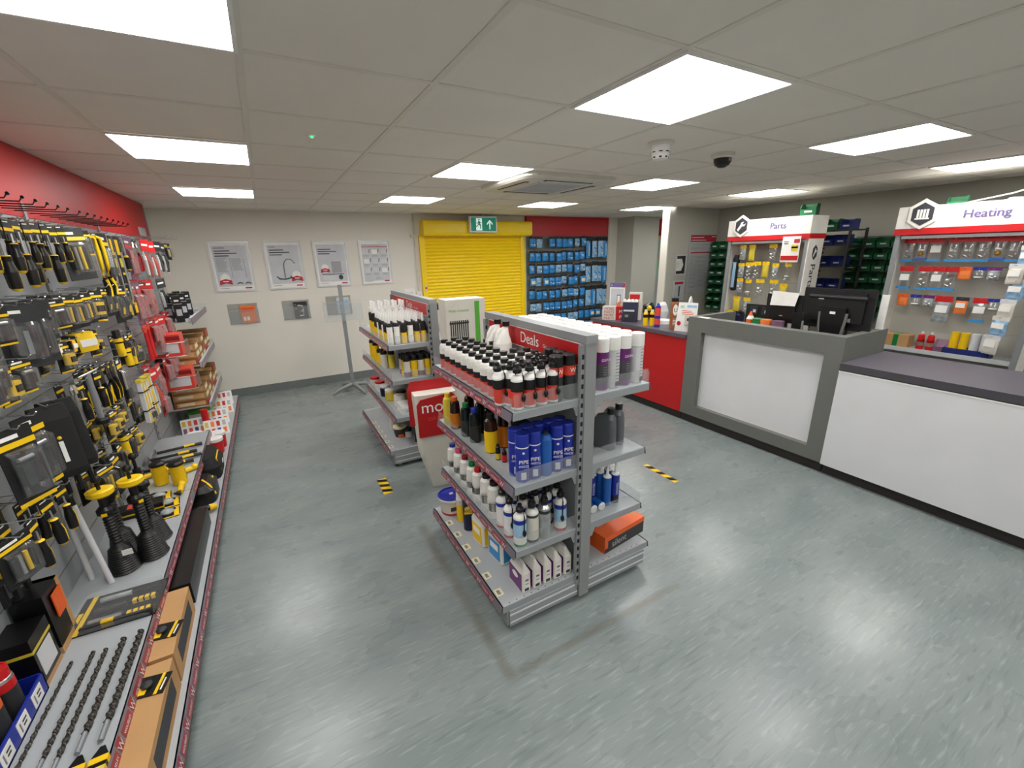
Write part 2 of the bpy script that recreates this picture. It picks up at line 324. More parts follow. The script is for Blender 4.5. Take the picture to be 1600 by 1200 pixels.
# ---------------------------------------------------------------- posters and leaflet pockets on the back wall
def frame_board(w, h, name, label, cat, loc, depth=.018):
    t = thing(name, label, cat, loc); e = .022; b = MB()
    for (x0, x1, z0, z1) in ((-w/2, w/2, 0, e), (-w/2, w/2, h-e, h), (-w/2, -w/2+e, e, h-e), (w/2-e, w/2, e, h-e)): b.box(x0, x1, -depth, 0, z0, z1, 'alu')
    b.build('frame', t); return t
def lines(b, x, z, w, n, dz=.012, t=.004, m='ink_grey', y=-.0075, seed=1):
    r = random.Random(seed)
    for k in range(n): b.box(x, x+w*r.uniform(.75, 1), y-.0008, y, z-k*dz, z-k*dz+t, m)
def badge(b, x, z, s=1.):
    P_ = lambda pts: [(px*s, pz*s) for px, pz in pts]
    b.plate(P_([(-.06, 0), (-.045, .07), (0, .1), (.045, .07), (.06, 0)]), (x, -.009, z), *NY, .0008, 'paper')
    b.plate(P_([(-.07, -.045), (0, -.025), (.07, -.045), (.065, .01), (0, .03), (-.065, .01)]), (x, -.0105, z), *NY, .0008, 'ribbon')
    b.box(x-.03*s, x+.03*s, -.0115, -.0108, z-.008*s, z+.004*s, 'paper')
PW, PH = .45, .62
def poster(k, x, label):
    t = frame_board(PW, PH, 'framed_poster', label, 'poster', (x, Y1, 1.395)); b = MB()
    b.box(-.205, .205, -.007, -.001, .02, .60, 'paper'); b.box(-.185, .185, -.0078, -.007, .07 if k < 3 else .05, .57, 'poster_grey')
    b.box(.10, .175, -.009, -.0079, .035, .052, 'ribbon'); lines(b, -.18, .045, .13, 1, m='ink')
    if k < 3:
        for q, wd in enumerate((.17, .24, .15)): b.box(-.165, -.165+wd, -.009, -.0079, .50-q*.03, .512-q*.03, 'ink')
    if k == 0:
        b.box(-.165, -.05, -.009, -.0079, .535, .548, 'ink_grey'); lines(b, -.165, .42, .12, 15, seed=2, y=-.0079); lines(b, 0, .41, .12, 13, seed=3, y=-.0079)
        b.box(-.015, -.012, -.009, -.0079, .18, .43, 'ink').box(.135, .138, -.009, -.0079, .17, .41, 'ink'); badge(b, -.10, .135)
        for q in range(2): b.tube([(.02+q*.09, -.012, .10), (.05+q*.09, -.014, .115), (.085+q*.09, -.012, .10)], .006, 'ink', 5)
    if k == 1:
        b.box(-.165, -.09, -.009, -.0079, .54, .55, 'ink_grey')
        pts = [(-.02, -.014, .14)]+[(-.02+.07*(1-math.cos(a)), -.014, .30+.09*math.sin(a)) for a in [i*PI/8 for i in range(8)]]+[(.125, -.014, .34)]
        b.tube(pts, .006, 'stand_grey', 6); b.tube([(-.10, -.014, .14), (-.02, -.014, .13), (.06, -.014, .15)], .007, 'ink', 5)
        for s in (-.1, .06): b.tube([(s-.02, -.014, .17), (s+.02, -.014, .13)], .006, 'ink', 5)
        badge(b, .12, .14)
    if k == 2:
        b.box(-.01, .115, -.0095, -.0079, .19, .34, 'ink_grey').box(-.15, .14, -.0095, -.0079, .165, .175, 'ink')
        for q in range(14): b.box(-.004+q*.0085, -.001+q*.0085, -.010, -.0095, .195, .335, 'poster_grey')
        b.box(-.14, .04, -.0095, -.0079, .09, .15, 'paper_mid'); b.plate([(.03*math.cos(a*PI/6), .035*math.sin(a*PI/6)) for a in range(12)], (.095, -.0079, .125), *NY, .002, 'ink')
        badge(b, -.1, .23, .85)
    if k == 3:
        b.box(-.185, .185, -.009, -.0078, .525, .533, 'ribbon'); lines(b, -.17, .545, .3, 1, m='ribbon')
        for rr_ in range(3):
            for cc in range(3):
                x_, z_ = -.17+cc*.125, .40-rr_*.13; b.box(x_, x_+.08, -.009, -.0079, z_+.03, z_+.09, ('paper_mid', 'paper', 'paper_mid')[(rr_+cc) % 3]); lines(b, x_, z_+.015, .09, 3, .01, .003, seed=rr_*3+cc)
                b.tube([(x_+.085, -.010, z_+.05), (x_+.10, -.011, z_+.10)], .004, 'ink', 5)
        for q in range(3): b.sphere((-.01+q*.03, -.009, .085), .007, ('ribbon', 'ink', 'ribbon')[q], 8, 4)
    b.build('print', t)
for k, (x, l) in enumerate([(-.35, 'silver framed poster of text columns with red badge, leftmost of four'), (.255, 'silver framed poster showing a curved kitchen tap with red badge'),
                            (.845, 'silver framed poster showing a radiator with red badge'), (1.45, 'silver framed poster with a grid of small product pictures, rightmost of four')]): poster(k, x, l)
def pocket(x, z, cm, label, art):
    t = thing('leaflet_holder', label, 'leaflet holder', (x, Y1, z))
    MB().box(-.17, .17, -.004, 0, 0, .26, 'clear').box(-.17, .17, -.034, -.031, 0, .18, 'clear').box(-.17, .17, -.034, 0, 0, .003, 'clear').build('pocket', t)
    b = MB().box(-.03, .14, -.026, -.010, .008, .235, cm); art(b); b.build('leaflets', t)
def art_o(b):
    b.box(-.02, .12, -.0275, -.026, .15, .21, 'orange'); b.box(-.01, .02, -.028, -.026, .04, .09, 'paper').box(.03, .06, -.028, -.026, .04, .09, 'paper'); lines(b, -.015, .13, .1, 2, .015, y=-.0262, m='card_brown')
def art_k(b):
    b.tube([(.02, -.027, .19), (.08, -.028, .18), (.085, -.028, .12), (.05, -.028, .11), (.085, -.028, .10), (.08, -.028, .05), (.03, -.027, .045)], .008, 'paper', 6); lines(b, -.02, .2, .03, 2, .06, y=-.0262, m='paper')
def art_b(b): b.box(-.02, .13, -.0275, -.026, .06, .2, 'pale_blue'); lines(b, -.02, .05, .12, 2, .014, y=-.0262)
pocket(-.33, .98, 'orange_lt', 'clear wall pocket holding an orange leaflet, under the leftmost poster', art_o)
pocket(.30, .98, 'dark_grey', 'clear wall pocket holding a dark leaflet with white curl design', art_k)
pocket(.86, 1.0, 'paper_mid', 'clear wall pocket holding a pale blue leaflet behind the floor stand', art_b)
def stand():
    t = thing('literature_stand', 'grey pole literature stand with clear tray and curved four-leg base', 'display stand', (.82, 6.08, 0))
    for k in range(4):
        a = k*PI/2+.35; b = MB(); pts = [(math.cos(a)*.30*s_, math.sin(a)*.30*s_, .016+.075*(1-s_**2)) for s_ in (0, .25, .5, .75, 1)]
        b.tube(pts, [.032, .03, .026, .021, .014], 'stand_grey', 8); b.build('leg', t)
    MB().box(-.023, .023, -.014, .014, .07, 1.45, 'stand_grey').build('pole', t)
    b = MB().box(-.24, .24, -.055, -.05, .99, 1.24, 'clear').box(-.24, .24, -.02, -.015, .99, 1.2, 'clear').box(-.24, .24, -.055, -.015, .985, .99, 'clear').box(-.24, -.236, -.055, -.015, .99, 1.2, 'clear').box(.236, .24, -.055, -.015, .99, 1.2, 'clear')
    b.build('tray', t)
stand()
# ---------------------------------------------------------------- island shelving
def strip_part(shelf, xo, y0, y1, z, face, h=.042, bay=None):
    """printed price strip along the outer edge of a shelf; face = -1 looks to -x, +1 to +x"""
    b = MB(); th = .35
    xb = xo - face*.0; n = face
    r = (0, -1, 0) if face < 0 else (0, 1, 0)
    u = Vector((-face*math.sin(th)*.6, 0, math.cos(th))).normalized()
    ya = y1 if face < 0 else y0; L = y1-y0
    o = Vector((xo+face*.012, ya, z-h)); b.rect(o, r, u, L, h, 'strip_grey', .002)
    nn = Vector(r).cross(u); o2 = o + nn*.0022
    k = 0; p = .02; rr = Vector(r)
    while p < L-.12:
        b.rect(o2+rr*p, r, u, .088, h*.72, 'strip_red', .0004)
        b.text('WOLSELEY', .0145, o2+rr*(p+.044)+u*.010, r, u, 'paper', 'C', .0012)
        b.rect(o2+rr*(p+.098), r, u, .036, h*.92, 'strip_red', .0004)
        b.text('W', .036, o2+rr*(p+.116)+u*.005, r, u, 'paper', 'C', .0012)
        b.text('W', .036, o2+rr*(p+.1165)+u*.0053, r, u, 'paper', 'C', .0012)
        p += .148
    return b.build('price_strip', shelf)
def bracket(b, cx, s, y, z, d):
    b.plate([(0, -.085), (.03, -.085), (.05, -.035), (d, -.028), (d, -.003), (0, -.003)], (cx+s*.03, y, z), (s, 0, 0), (0, 0, 1), .003, 'shelf_grey')
def island(cx, y0, y1, levels, label, loc_name, header, hsmall):
    t = thing('island_shelving', label, 'shelving')
    for k, y in enumerate((y0, y1)):
        b = MB().box(cx-.03, cx+.03, y-.02, y+.02, .03, 1.435, 'post_grey')
        b.box(cx-.05, cx-.03, y-.012, y+.012, .10, 1.40, 'post_grey').box(cx+.03, cx+.036, y-.012, y+.012, .10, 1.40, 'post_grey')
        for q in range(27):
            z = .14+q*.046
            b.box(cx-.047, cx-.035, y-.0132, y-.0118, z, z+.022, 'dark_slot')
        b.build('post', t)
    MB().box(cx-.012, cx+.012, y0+.02, y1-.02, .1, 1.40, 'shelf_grey').build('back_panel', t)
    MB().box(cx-.033, cx+.033, y0-.023, y1+.023, 1.405, 1.442, 'post_grey').build('top_rail', t)
    b = MB()
    for s in (-1, 1):
        b.box(cx+s*.03-.002, cx+s*.03+.002, y0+.02, y1-.03, 1.296, 1.402, 'white').box(cx+s*.03-.0025, cx+s*.03+.0025, y0+.024, y1-.034, 1.300, 1.398, 'red_panel')
        ym = y0+(y1-y0)*.47
        b.text(header, .085, (cx+s*.0325, ym, 1.324), *(NX if s < 0 else PX), 'paper'); b.text(hsmall, .026, (cx+s*.0325, ym+s*.20, 1.33), *(NX if s < 0 else PX), 'paper')
    b.build('header_panel', t)
    for s in (-1, 1):
        for k, z in enumerate(levels):
            d = .48 if k == 3 else .40; xo = cx+s*d; xi = cx+s*.03
            b = MB(); x0, x1 = min(xo, xi), max(xo, xi)
            b.box(x0, x1, y0, y1, z-.006, z, 'shelf_top').box(x0, x1, y0-.001, y0+.003, z-.038, z-.004, 'shelf_grey').box(x0, x1, y1-.003, y1+.001, z-.038, z-.004, 'shelf_grey')
            b.box(min(xo, xo-s*.004), max(xo, xo-s*.004), y0, y1, z-.036, z, 'shelf_grey')
            if k < 3: bracket(b, cx, s, y0+.004, z, d-.05); bracket(b, cx, s, y1-.004, z, d-.05)
            else:
                for q in range(9): b.box(x0+.04+q*.042, x0+.044+q*.042, y0+.008, y0+.014, z, z+.0012, 'dark_slot')
            sh = b.build('base_shelf' if k == 3 else 'shelf', t)
            strip_part(sh, xo, y0, y1, z, s)
            if k < 3:
                c = MB(); hgt = .075
                c.box(min(xo, xo-s*.003), max(xo, xo-s*.003), y0+.004, y1-.004, z, z+hgt*.8, 'clear').box(x0+.01, x1-.01, y0+.004, y0+.007, z, z+hgt, 'clear')
                c.build('clear_riser', sh)
            if k == 3:
                for yy in [y0+.07+i*.135 for i in range(6)] if s < 0 else []: MB().box(xo+.008, xo+.048, yy, yy+.05, z+.0005, z+.0018, 'cream').box(xo+.018, xo+.035, yy+.01, yy+.04, z+.0018, z+.0022, 'ink_grey').build('price_label', sh)
        x0, x1 = sorted((cx+s*.03, cx+s*.455))
        b = MB().box(x0, x1, y0+.005, y1-.005, .035, .127, 'shelf_grey').box(x0+.01, x1-.005, y0-.006, y0+.006, .035, .127, 'shelf_grey').box(x0+.01, x1-.005, y0-.009, y0-.005, .10, .108, 'alu').box(x0+.01, x1-.005, y0-.009, y0-.005, .055, .062, 'alu'); b.build('kick_plate', t)
        for yy in (y0+.05, y1-.05): MB().cyl((cx+s*.40, yy, 0), (cx+s*.40, yy, .035), .018, 'silver').build('foot', t)
    for yy in (y0+.03, y1-.03): MB().cyl((cx, yy, 0), (cx, yy, .035), .018, 'silver').build('foot', t)
    return t
G1, G2 = 1.215, 1.18
L1 = (1.15, .79, .45, .165); L2 = (1.09, .79, .455, .165)
island(G1, 1.475, 2.455, L1, 'grey double-sided island shelving unit nearest the viewer with red Deals header', '', 'Deals', 'Great prices')
island(G2, 3.48, 4.70, L2, 'grey double-sided island shelving unit farther back before the yellow shutter', '', 'Deals', 'Great prices')
# --- containers
def can(r, h, bands, dome='white', cap=None, capname='cap', txt=None):
    """bands: [(fraction, material)] from the bottom; cap: mesh function"""
    def fn():
        b = MB(); pr = [(r*.93, 0), (r, .006)]; ms = ['silver']
        z = .006
        for fr, m in bands: z = .006+(h-.006)*fr; pr.append((r, z)); ms.append(m)
        pr += [(r*.95, z+r*.28), (r*.6, z+r*.75), (r*.45, z+r*.8)]; ms += [dome, dome, dome]
        b.lathe(pr, ms, 16)
        if txt:
            for st, sz, zz, m in txt:
                for a in (0, PI): b.M = RZ(a); b.text(st, sz, (0, -r-.0005, zz), *NY, m)
            b.M = Matrix()
        o = b.build('spray_can'); cap(h + r*.8).build(capname, o); return o
    return fn
def cap_nozzle(c='black', r=.02):
    def f(z): return MB().lathe([(r, z-.012), (r, z+.004), (r*.7, z+.02), (r*.62, z+.034), (r*.3, z+.036)], c, 10).box(-.004, .004, -r*1.2, 0, z+.014, z+.024, c)
    return f
def cap_full(r, h, c, dz=0):
    def f(z):
        z0 = z-r*.8-dz; return MB().lathe([(r*1.01, z0), (r*1.01, z0+h-.004), (r*.96, z0+h), (r*.8, z0+h), (r*.78, z0+h-.003), (.001, z0+h-.003)], c, 18)
    return f
def cap_trigger(c='black'):
    def f(z):
        b = MB().lathe([(.019, z-.014), (.019, z+.002), (.012, z+.010), (.010, z+.024), (.003, z+.026)], c, 10)
        b.tube([(.0, -.005, z+.016), (.002, -.022, z+.012), (.006, -.034, z-.03), (.004, -.034, z-.11)], .0032, c, 5); b.sphere((.004, -.036, z-.12), .010, c, 8, 6, 1.8)
        return b
    return f
def bottle(r, h, body, capc, bands=None, neck=.5, txt=None, caph=.022, name='bottle', n=14, capname='cap', sq=1):
    def fn():
        b = MB(); sh = h*.72; bands_ = bands or [(0, 1, body)]
        S = [(0, r*.92, r*.92), (.005, r, r)]; ms = [body]
        for a, c, m in bands_: S += [(max(.006, a*sh), r, r), (c*sh, r, r)]; ms += [body, m]
        S += [(sh+h*.10, r*.86, r*.86), (sh+h*.17, r*neck, r*neck), (h-caph, r*neck, r*neck)]; ms += [body]*3
        S = [(z, a, c_, 0, 0, sq if z < sh*1.01 else 1) for z, a, c_ in S]
        b.loft(S, body, n, True, ms)
        if txt:
            for st, sz, zz, m in txt: b.text(st, sz, (0, -r-.001, zz), *NY, m)
        o = b.build(name); q = r*neck*1.15
        c = MB().lathe([(q, h-caph), (q, h-.002), (q*.93, h), (.001, h)], capc, 14); c.build(capname, o); return o
    return fn
def jug(w, d, h, body, capc, label=None, lm='yellow', name='plastic_jug', caploc=-.25, txt=None, slope=.15):
    """rectangular container with shoulder, loop handle and offset cap"""
    def fn():
        b = MB(); q = .35
        b.loft([(0, w*.46, d*.46, 0, 0, q), (.006, w*.5, d*.5, 0, 0, q), (h*.7, w*.5, d*.5, 0, 0, q), (h*.82, w*.46, d*.40, 0, 0, .5), (h*.90, w*.28, d*.2, 0, caploc*d, 1), (h*.93, w*.22, w*.22, 0, caploc*d, 1)], body, 20)
        b.tube([(0, caploc*d+.01, h*.9), (0, d*.1, h*.93), (0, d*.38, h*.88), (0, d*.44, h*.70)], w*.13, body, 8)
        if label:
            for s in (-1, 1): b.box(*sorted((s*(w*.5-.0005), s*(w*.5+.001))), -d*.36, d*.36, h*.08, h*.62, lm); b.box(*sorted((s*(w*.5+.0005), s*(w*.5+.0018))), -d*.26, d*.26, h*.35, h*.52, 'paper')
            b.box(-w*.36, w*.36, -d*.5-.001, -d*.5+.001, h*.08, h*.62, lm)
        if txt:
            for s in (-1, 1):
                for st, sz, zz, m in txt: b.text(st, sz, (s*(w*.5+.002), 0, zz), *(PX if s > 0 else NX), m)
        o = b.build(name); MB().lathe([(w*.25, h*.92), (w*.25, h-.002), (w*.22, h), (.001, h)], capc, 14) if 0 else None
        c = MB(); c.M = T(0, caploc*d, 0); c.lathe([(w*.25, h*.92), (w*.25, h-.002), (w*.22, h), (.001, h)], capc, 14); c.build('cap', o); return o
    return fn
# shelf one, aisle side: white bottles with black caps, in five rows of ten
wb = bottle(.032, .172, 'bottle_white', 'black', [(.04, .48, 'label_red'), (.48, .72, 'black_matt'), (.72, 1, 'bottle_white')], .56, None, .022)
rows = ['row along the aisle edge', 'second row from the aisle edge', 'middle row', 'second row from the back panel', 'row against the back panel']
for c in range(5):
    for k in range(10):
        if c >= 3 and k >= 8: continue
        if c == 4 and k in (4, 5): continue
        if c == 3 and k in (4, 5): continue
        y = 1.64+k*.0795 + (.0 if c % 2 == 0 else .02)
        place('wb', wb, (.855+c*.069, y, L1[0]), 'white black-capped bottle, %s from the near end, %s' % (ORD[k], rows[c]), 'bottle', 'white black-capped bottles on the top shelf', (0, 0, R.uniform(-.2, .2)))
def big_white():
    b = MB(); b.loft([(0, .05, .03, 0, 0, .6), (.005, .055, .034, 0, 0, .5), (.17, .050, .034, 0, 0, .5), (.22, .032, .026, -.006, 0, .8), (.25, .017, .017, -.02, 0), (.27, .015, .015, -.025, 0)], 'bottle_white', 16)
    b.tube([(-.015, 0, .25), (.015, 0, .245), (.038, 0, .21), (.045, 0, .16)], .010, 'bottle_white', 8)
    o = b.build('bottle'); c = MB(); c.M = T(-.025, 0, 0); c.lathe([(.021, .262), (.021, .288), (.001, .289)], 'black', 12); c.build('cap', o); return o
for k, y in enumerate((2.07, 2.17)): place('bigw', big_white, (1.09, y, L1[0]), 'tall white loop-handled bottle with black cap against the red header, %s one' % ('nearer', 'farther')[k], 'bottle', None, (0, 0, PI))
aer = can(.0285, .155, [(.06, 'white'), (.52, 'label_red'), (.82, 'black_matt')], 'white', cap_trigger())
for r_ in range(3):
    for k in range(4):
        if r_ == 2 and k == 0: continue
        place('aer', aer, (.86+k*.0605, 1.51+r_*.061, L1[0]), 'red and black label aerosol with hose, %s from the aisle, %s row' % (ORD[k], ('front', 'second', 'third')[r_]), 'spray can', 'red and black label aerosols at the near end of the top shelf', (0, 0, R.uniform(-.15, .3))) if not (r_ == 2 and k < 3) else None
bk = can(.0315, .165, [(.30, 'dark_grey'), (.72, 'dark_grey')], 'label_red', cap_full(.0325, .05, 'black'))
def black_can():
    b = MB().lathe([(.028, 0), (.031, .004), (.031, .115), (.031, .165), (.029, .172)], ['dark_grey', 'dark_grey', 'label_red', 'black'], 16)
    b.text('W', .03, (0, -.032, .13), *NY, 'paper'); o = b.build('spray_can')
    MB().lathe([(.0325, .16), (.0325, .205), (.03, .21), (.001, .21)], 'black', 16).build('cap', o); return o
for k in range(4): place('bkc', black_can, (1.135-(.0 if k < 3 else .07), 1.515+(k % 3)*.072, L1[0]), 'black capped can with red band beside the post, %s from the front' % (ORD[k]) if k < 3 else 'black capped can with red band behind the white aerosols', 'spray can', 'black cans at the near end of the top shelf')
o = place('aer', aer, (.862, 1.585, L1[0]), 'white aerosol with black hose leaning out at the shelf corner', 'spray can', None, (0, 0, 0)); o.location = (.826, 1.60, L1[0]+.004); o.rotation_euler = (.05, -.16, .4)
# shelf one, far side: white capped cans with purple and charcoal labels
def wcan(v):
    def fn():
        b = MB(); r = .0335
        if v: b.lathe([(r*.95, 0), (r, .004), (r, .03), (r, .13), (r, .175), (r, .19)], ['silver', 'purple', 'charcoal', 'purple', 'purple'], 18); b.text('CLEAN', .017, (0, -r-.001, .148), *NY, 'paper'); lines(b, -.012, .115, .024, 4, .012, .003, 'ink_grey', -r)
        else: b.lathe([(r*.95, 0), (r, .004), (r, .188)], ['silver', 'paper_mid'], 18); lines(b, -.014, .175, .028, 9, .016, .004, 'ink_grey', -r); b.box(-.012, .012, -r-.001, -r, .012, .035, 'ink')
        o = b.build('spray_can'); MB().lathe([(r*1.02, .19), (r*1.02, .252), (r*.97, .256), (r*.86, .256), (r*.84, .252), (.001, .252)], 'white_plastic', 20).build('cap', o); return o
    return fn
for c in range(4):
    for k in range(12):
        v = (c*3+k) % 4 == 2 if k else c == 2 or c == 0
        place('wc%d' % v, wcan(v), (1.34+c*.0715+(.015 if k == 0 and c == 3 else 0), 1.53+k*.077, L1[0]), 'white-capped can, %s label, %s from near end, %s column from the post' % ('purple' if v else 'white', ORD[k], ORD[c]), 'spray can', 'white capped cans on the counter side top shelf', (0, 0, R.uniform(-.1, .25)))
# shelf two, aisle side: assorted bottles
z = L1[1]
for k, (x, y, r, h, body, cp, bd, lb, nm) in enumerate([
 (.85, 2.36, .031, .20, 'dull_yellow', 'yellow', None, 'yellow-capped bottle at the far end of the second shelf', 'bottle'),
 (.86, 2.27, .032, .20, 'brown_glass', 'orange', [(.1, .7, 'amber')], 'orange-capped brown bottle beside the yellow-capped bottle', 'bottle'),
 (.95, 2.26, .033, .22, 'brown_glass', 'amber', [(.1, .7, 'black')], 'amber-capped dark bottle behind the orange-capped bottle', 'bottle'),
 (.87, 2.13, .032, .20, 'dark_glass', 'green', [(.1, .7, 'dark_grey')], 'green-capped dark bottle in the front row', 'bottle'),
 (.96, 2.13, .033, .21, 'dark_glass', 'green', [(.1, .7, 'black')], 'green-capped dark bottle standing behind another', 'bottle'),
 (.88, 2.03, .033, .20, 'dark_glass', 'blue', [(.1, .7, 'dark_grey')], 'blue-capped dark bottle in the front row', 'bottle'),
 (.97, 2.03, .033, .21, 'dark_glass', 'blue', [(.1, .7, 'black')], 'blue-capped dark bottle standing behind another', 'bottle'),
 (.90, 1.87, .037, .215, 'brown_glass', 'black', [(.02, .8, 'yellow')], 'black-capped brown bottle with yellow label in front row', 'bottle'),
 (.99, 1.89, .037, .215, 'brown_glass', 'black', [(.02, .8, 'amber')], 'black-capped brown bottle with amber label behind another', 'bottle'),
 (.99, 1.78, .033, .21, 'off_white', 'off_white', [(.1, .8, 'paper_mid')], 'pale capped canister behind the small oil bottles', 'canister'),
 (.885, 1.765, .014, .085, 'black', 'black', [(.1, .6, 'dull_yellow')], 'tiny black dropper bottle with yellow label', 'bottle'),
 (.90, 1.725, .013, .07, 'brown_glass', 'black', [(.02, .8, 'red')], 'tiny brown dropper bottle with red label', 'bottle')]):
    place('s2_%d' % k, bottle(r, h, body, cp, bd, .48, None, .03), (x, y, z), lb, 'bottle')
def flame():
    b = MB().lathe([(.033, 0), (.035, .004), (.035, .03), (.035, .08), (.035, .15), (.035, .19), (.02, .205)], ['black', 'off_white', 'amber', 'orange', 'red_dark', 'black'], 18)
    for a in (-.6, -.2): b.M = RZ(a); b.sphere((0, -.034, .13), .009, 'dull_yellow', 8, 5)
    b.M = Matrix(); o = b.build('gas_canister'); MB().lathe([(.02, .2), (.02, .225), (.001, .226)], 'black', 12).build('cap', o); return o
place('flame', flame, (.925, 1.65, z), 'orange and red canister with sun emblem left of blue cans', 'canister')
b = MB().box(-.035, .035, -.05, .05, 0, .20, 'navy').plate([(-.03, 0), (.03, 0), (0, .05)], (-.0355, .01, .13), (0, -1, 0), (0, 0, 1), .001, 'yellow'); b.text('PIPE', .03, (-.0355, 0, .09), *NX, 'paper'); b.text('FREEZE', .018, (-.0355, 0, .065), *NX, 'paper')
o = b.build('boxed_kit'); o.location = (.925, 1.575+.0, z); tag(o, 'navy carton with yellow warning triangle behind the blue-capped cans', 'box'); o.location = (1.0, 1.72, z)
def blue_can():
    r = .0315; b = MB().lathe([(r*.95, 0), (r, .004), (r, .172), (r, .178), (r*.9, .182)], ['silver', 'blue', 'paper', 'blue'], 18)
    for a in (-.35,): b.M = RZ(a); b.text('PIPE', .026, (0, -r-.0025, .10), *NY, 'paper'); b.text('FREEZE', .0145, (0, -r-.0025, .082), *NY, 'paper'); b.sphere((0, -r+.005, .15), .008, 'paper_mid', 8, 5); b.box(-.012, .012, -r-.0015, -r, .02, .055, 'paper_mid')
    b.M = Matrix(); o = b.build('spray_can'); MB().lathe([(r*1.03, .178), (r*1.03, .232), (r*.96, .238), (.001, .238)], 'blue', 18).build('cap', o); return o
for r_ in range(2):
    for k in range(5):
        if k == 2 and r_ == 0: continue
        place('blue', blue_can, (.885+k*.0625, 1.52+r_*.066, z), 'blue pipe freeze spray can with blue cap, %s from the aisle, %s row' % (ORD[k], ('front', 'second')[r_]), 'spray can', 'blue capped freeze cans on the second shelf')
def plain_blue():
    o = MB().lathe([(.030, 0), (.0315, .004), (.0315, .18), (.024, .2), (.016, .205)], 'blue_mid', 16).build('spray_can'); MB().lathe([(.014, .2), (.014, .215), (.001, .216)], 'dark_grey', 10).build('cap', o); return o
place('pblue', plain_blue, (1.01, 1.52, z), 'plain mid-blue spray can without blue cap between the freeze cans', 'spray can')
# shelf three, aisle side
z = L1[2]
for k, (y, cp, nm) in enumerate([(2.36, 'blue', 'blue'), (2.26, 'pink', 'pink'), (2.16, 'red_dark', 'dark red'), (2.06, 'green', 'green'), (1.98, 'red', 'red')]):
    for c in range(2):
        if nm == 'red' and c: continue
        place('s3%s' % nm, bottle(.036, .20, 'bottle_white', cp, [(.15, .7, 'paper'), (.35, .62, 'ink')], .45), (.86+c*.08, y+c*.02, z), 'white plastic bottle with %s cap and dark label, %s row of third shelf' % (nm, ('front', 'second')[c]), 'bottle', 'white bottles with coloured caps')
for k, y in enumerate((1.88, 1.79)): place('s3b', bottle(.038, .21, 'bottle_white', 'black', [(.25, .72, 'paper'), (.3, .62, 'ink')], .5), (.865, y, z), 'white plastic bottle with black screw cap and dark label, %s of the pair' % ('farther', 'nearer')[k], 'bottle', 'white bottles with coloured caps')
va = {}
def s3can(key, bands, dome, lab, pos, rz=0, nozzle=cap_trigger):
    place(key, can(.0325, .175, bands, dome, nozzle()), (*pos, z), lab, 'spray can', None, (0, 0, rz))
wbb = [(.08, 'green'), (.3, 'white'), (.72, 'pale_blue'), (.86, 'blue')]
s3can('c1', wbb, 'white', 'white and pale blue aerosol with green base, nearest the shelf corner', (.862, 1.515))
s3can('c2', [(.08, 'black'), (.8, 'off_white'), (.88, 'dark_grey')], 'white', 'cream labelled aerosol with black band in the front row', (.930, 1.515), 0, cap_nozzle)
s3can('c3', [(.06, 'tin'), (.78, 'clear_grey'), (.88, 'dark_grey')], 'silver', 'silver grey aerosol with black band in the front row', (1.0, 1.515), 0, cap_nozzle)
s3can('c4', [(.08, 'red'), (.3, 'white'), (.72, 'pale_blue'), (.86, 'blue')], 'white', 'white and pale blue aerosol with red base beside the post', (1.10, 1.52), -.4)
for k, (x, y) in enumerate([(.855, 1.60), (.86, 1.69), (.93, 1.60), (.93, 1.68), (1.0, 1.60), (1.07, 1.60), (1.135, 1.60), (1.0, 1.70), (1.08, 1.70)]):
    s3can('c5', [(.08, 'red'), (.3, 'white'), (.72, 'white'), (.84, 'blue')], 'white', 'white aerosol with blue band and black trigger hose, %s behind the front cans' % ORD[k], (x, y), .3*((k % 3)-1))
# base shelf, aisle side
z = L1[3]
def tub():
    t = thing('lidded_tub'); MB().lathe([(.072, 0), (.075, .004), (.078, .02), (.084, .10), (.086, .115)], ['off_white', 'red', 'off_white', 'off_white'], 24).box(-.04, .04, -.0835, -.078, .045, .07, 'ink').build('body', t)
    MB().lathe([(.09, .105), (.092, .112), (.092, .124), (.084, .126), (.082, .118), (.001, .118)], ['white', 'white', 'blue', 'blue', 'blue'], 24).box(-.012, .012, .0, .02, .118, .122, 'paper_mid').build('lid', t); return t
place('tub', tub, (.835, 2.37, z), 'round white tub with bright blue lid at the far base corner', 'tub')
place('ycan', can(.031, .175, [(.3, 'yellow'), (.7, 'yellow'), (.9, 'off_white')], 'white', cap_full(.028, .035, 'white')), (.845, 2.235, z), 'yellow and white spray can between the tub and blue can', 'spray can')
def lube():
    r = .034; b = MB().lathe([(r*.95, 0), (r, .004), (r, .20), (r*.9, .205)], ['silver', 'navy', 'navy'], 18); b.M = RZ(-.4)
    b.plate([(-.026, 0), (.026, 0), (.02, .045), (0, .055), (-.02, .045)], (0, -r-.002, .125), *NY, .001, 'yellow'); b.text('WD', .03, (0, -r-.0035, .138), *NY, 'navy'); b.M = Matrix()
    o = b.build('spray_can'); MB().lathe([(r*.9, .2), (r*.9, .232), (.001, .233)], 'red_dark', 14).build('cap', o); return o
place('lube', lube, (.85, 2.13, z), 'navy spray can with yellow shield and red cap on base shelf', 'spray can')
place('yjug', jug(.085, .14, .21, 'bottle_white', 'white', True, 'yellow'), (.875, 1.98, z), 'white jug with yellow label on the base shelf', 'jug', None, (0, 0, .1))
place('bjug', jug(.09, .15, .21, 'bottle_white', 'white', True, 'cyan'), (.90, 1.80, z), 'white jug with blue label on the base shelf', 'jug', None, (0, 0, .1))
place('wtub', bottle(.03, .15, 'off_white', 'navy', [(.1, .8, 'navy')], .7), (.99, 1.85, z), 'small white bottle with navy label beside the blue-label jug', 'bottle')
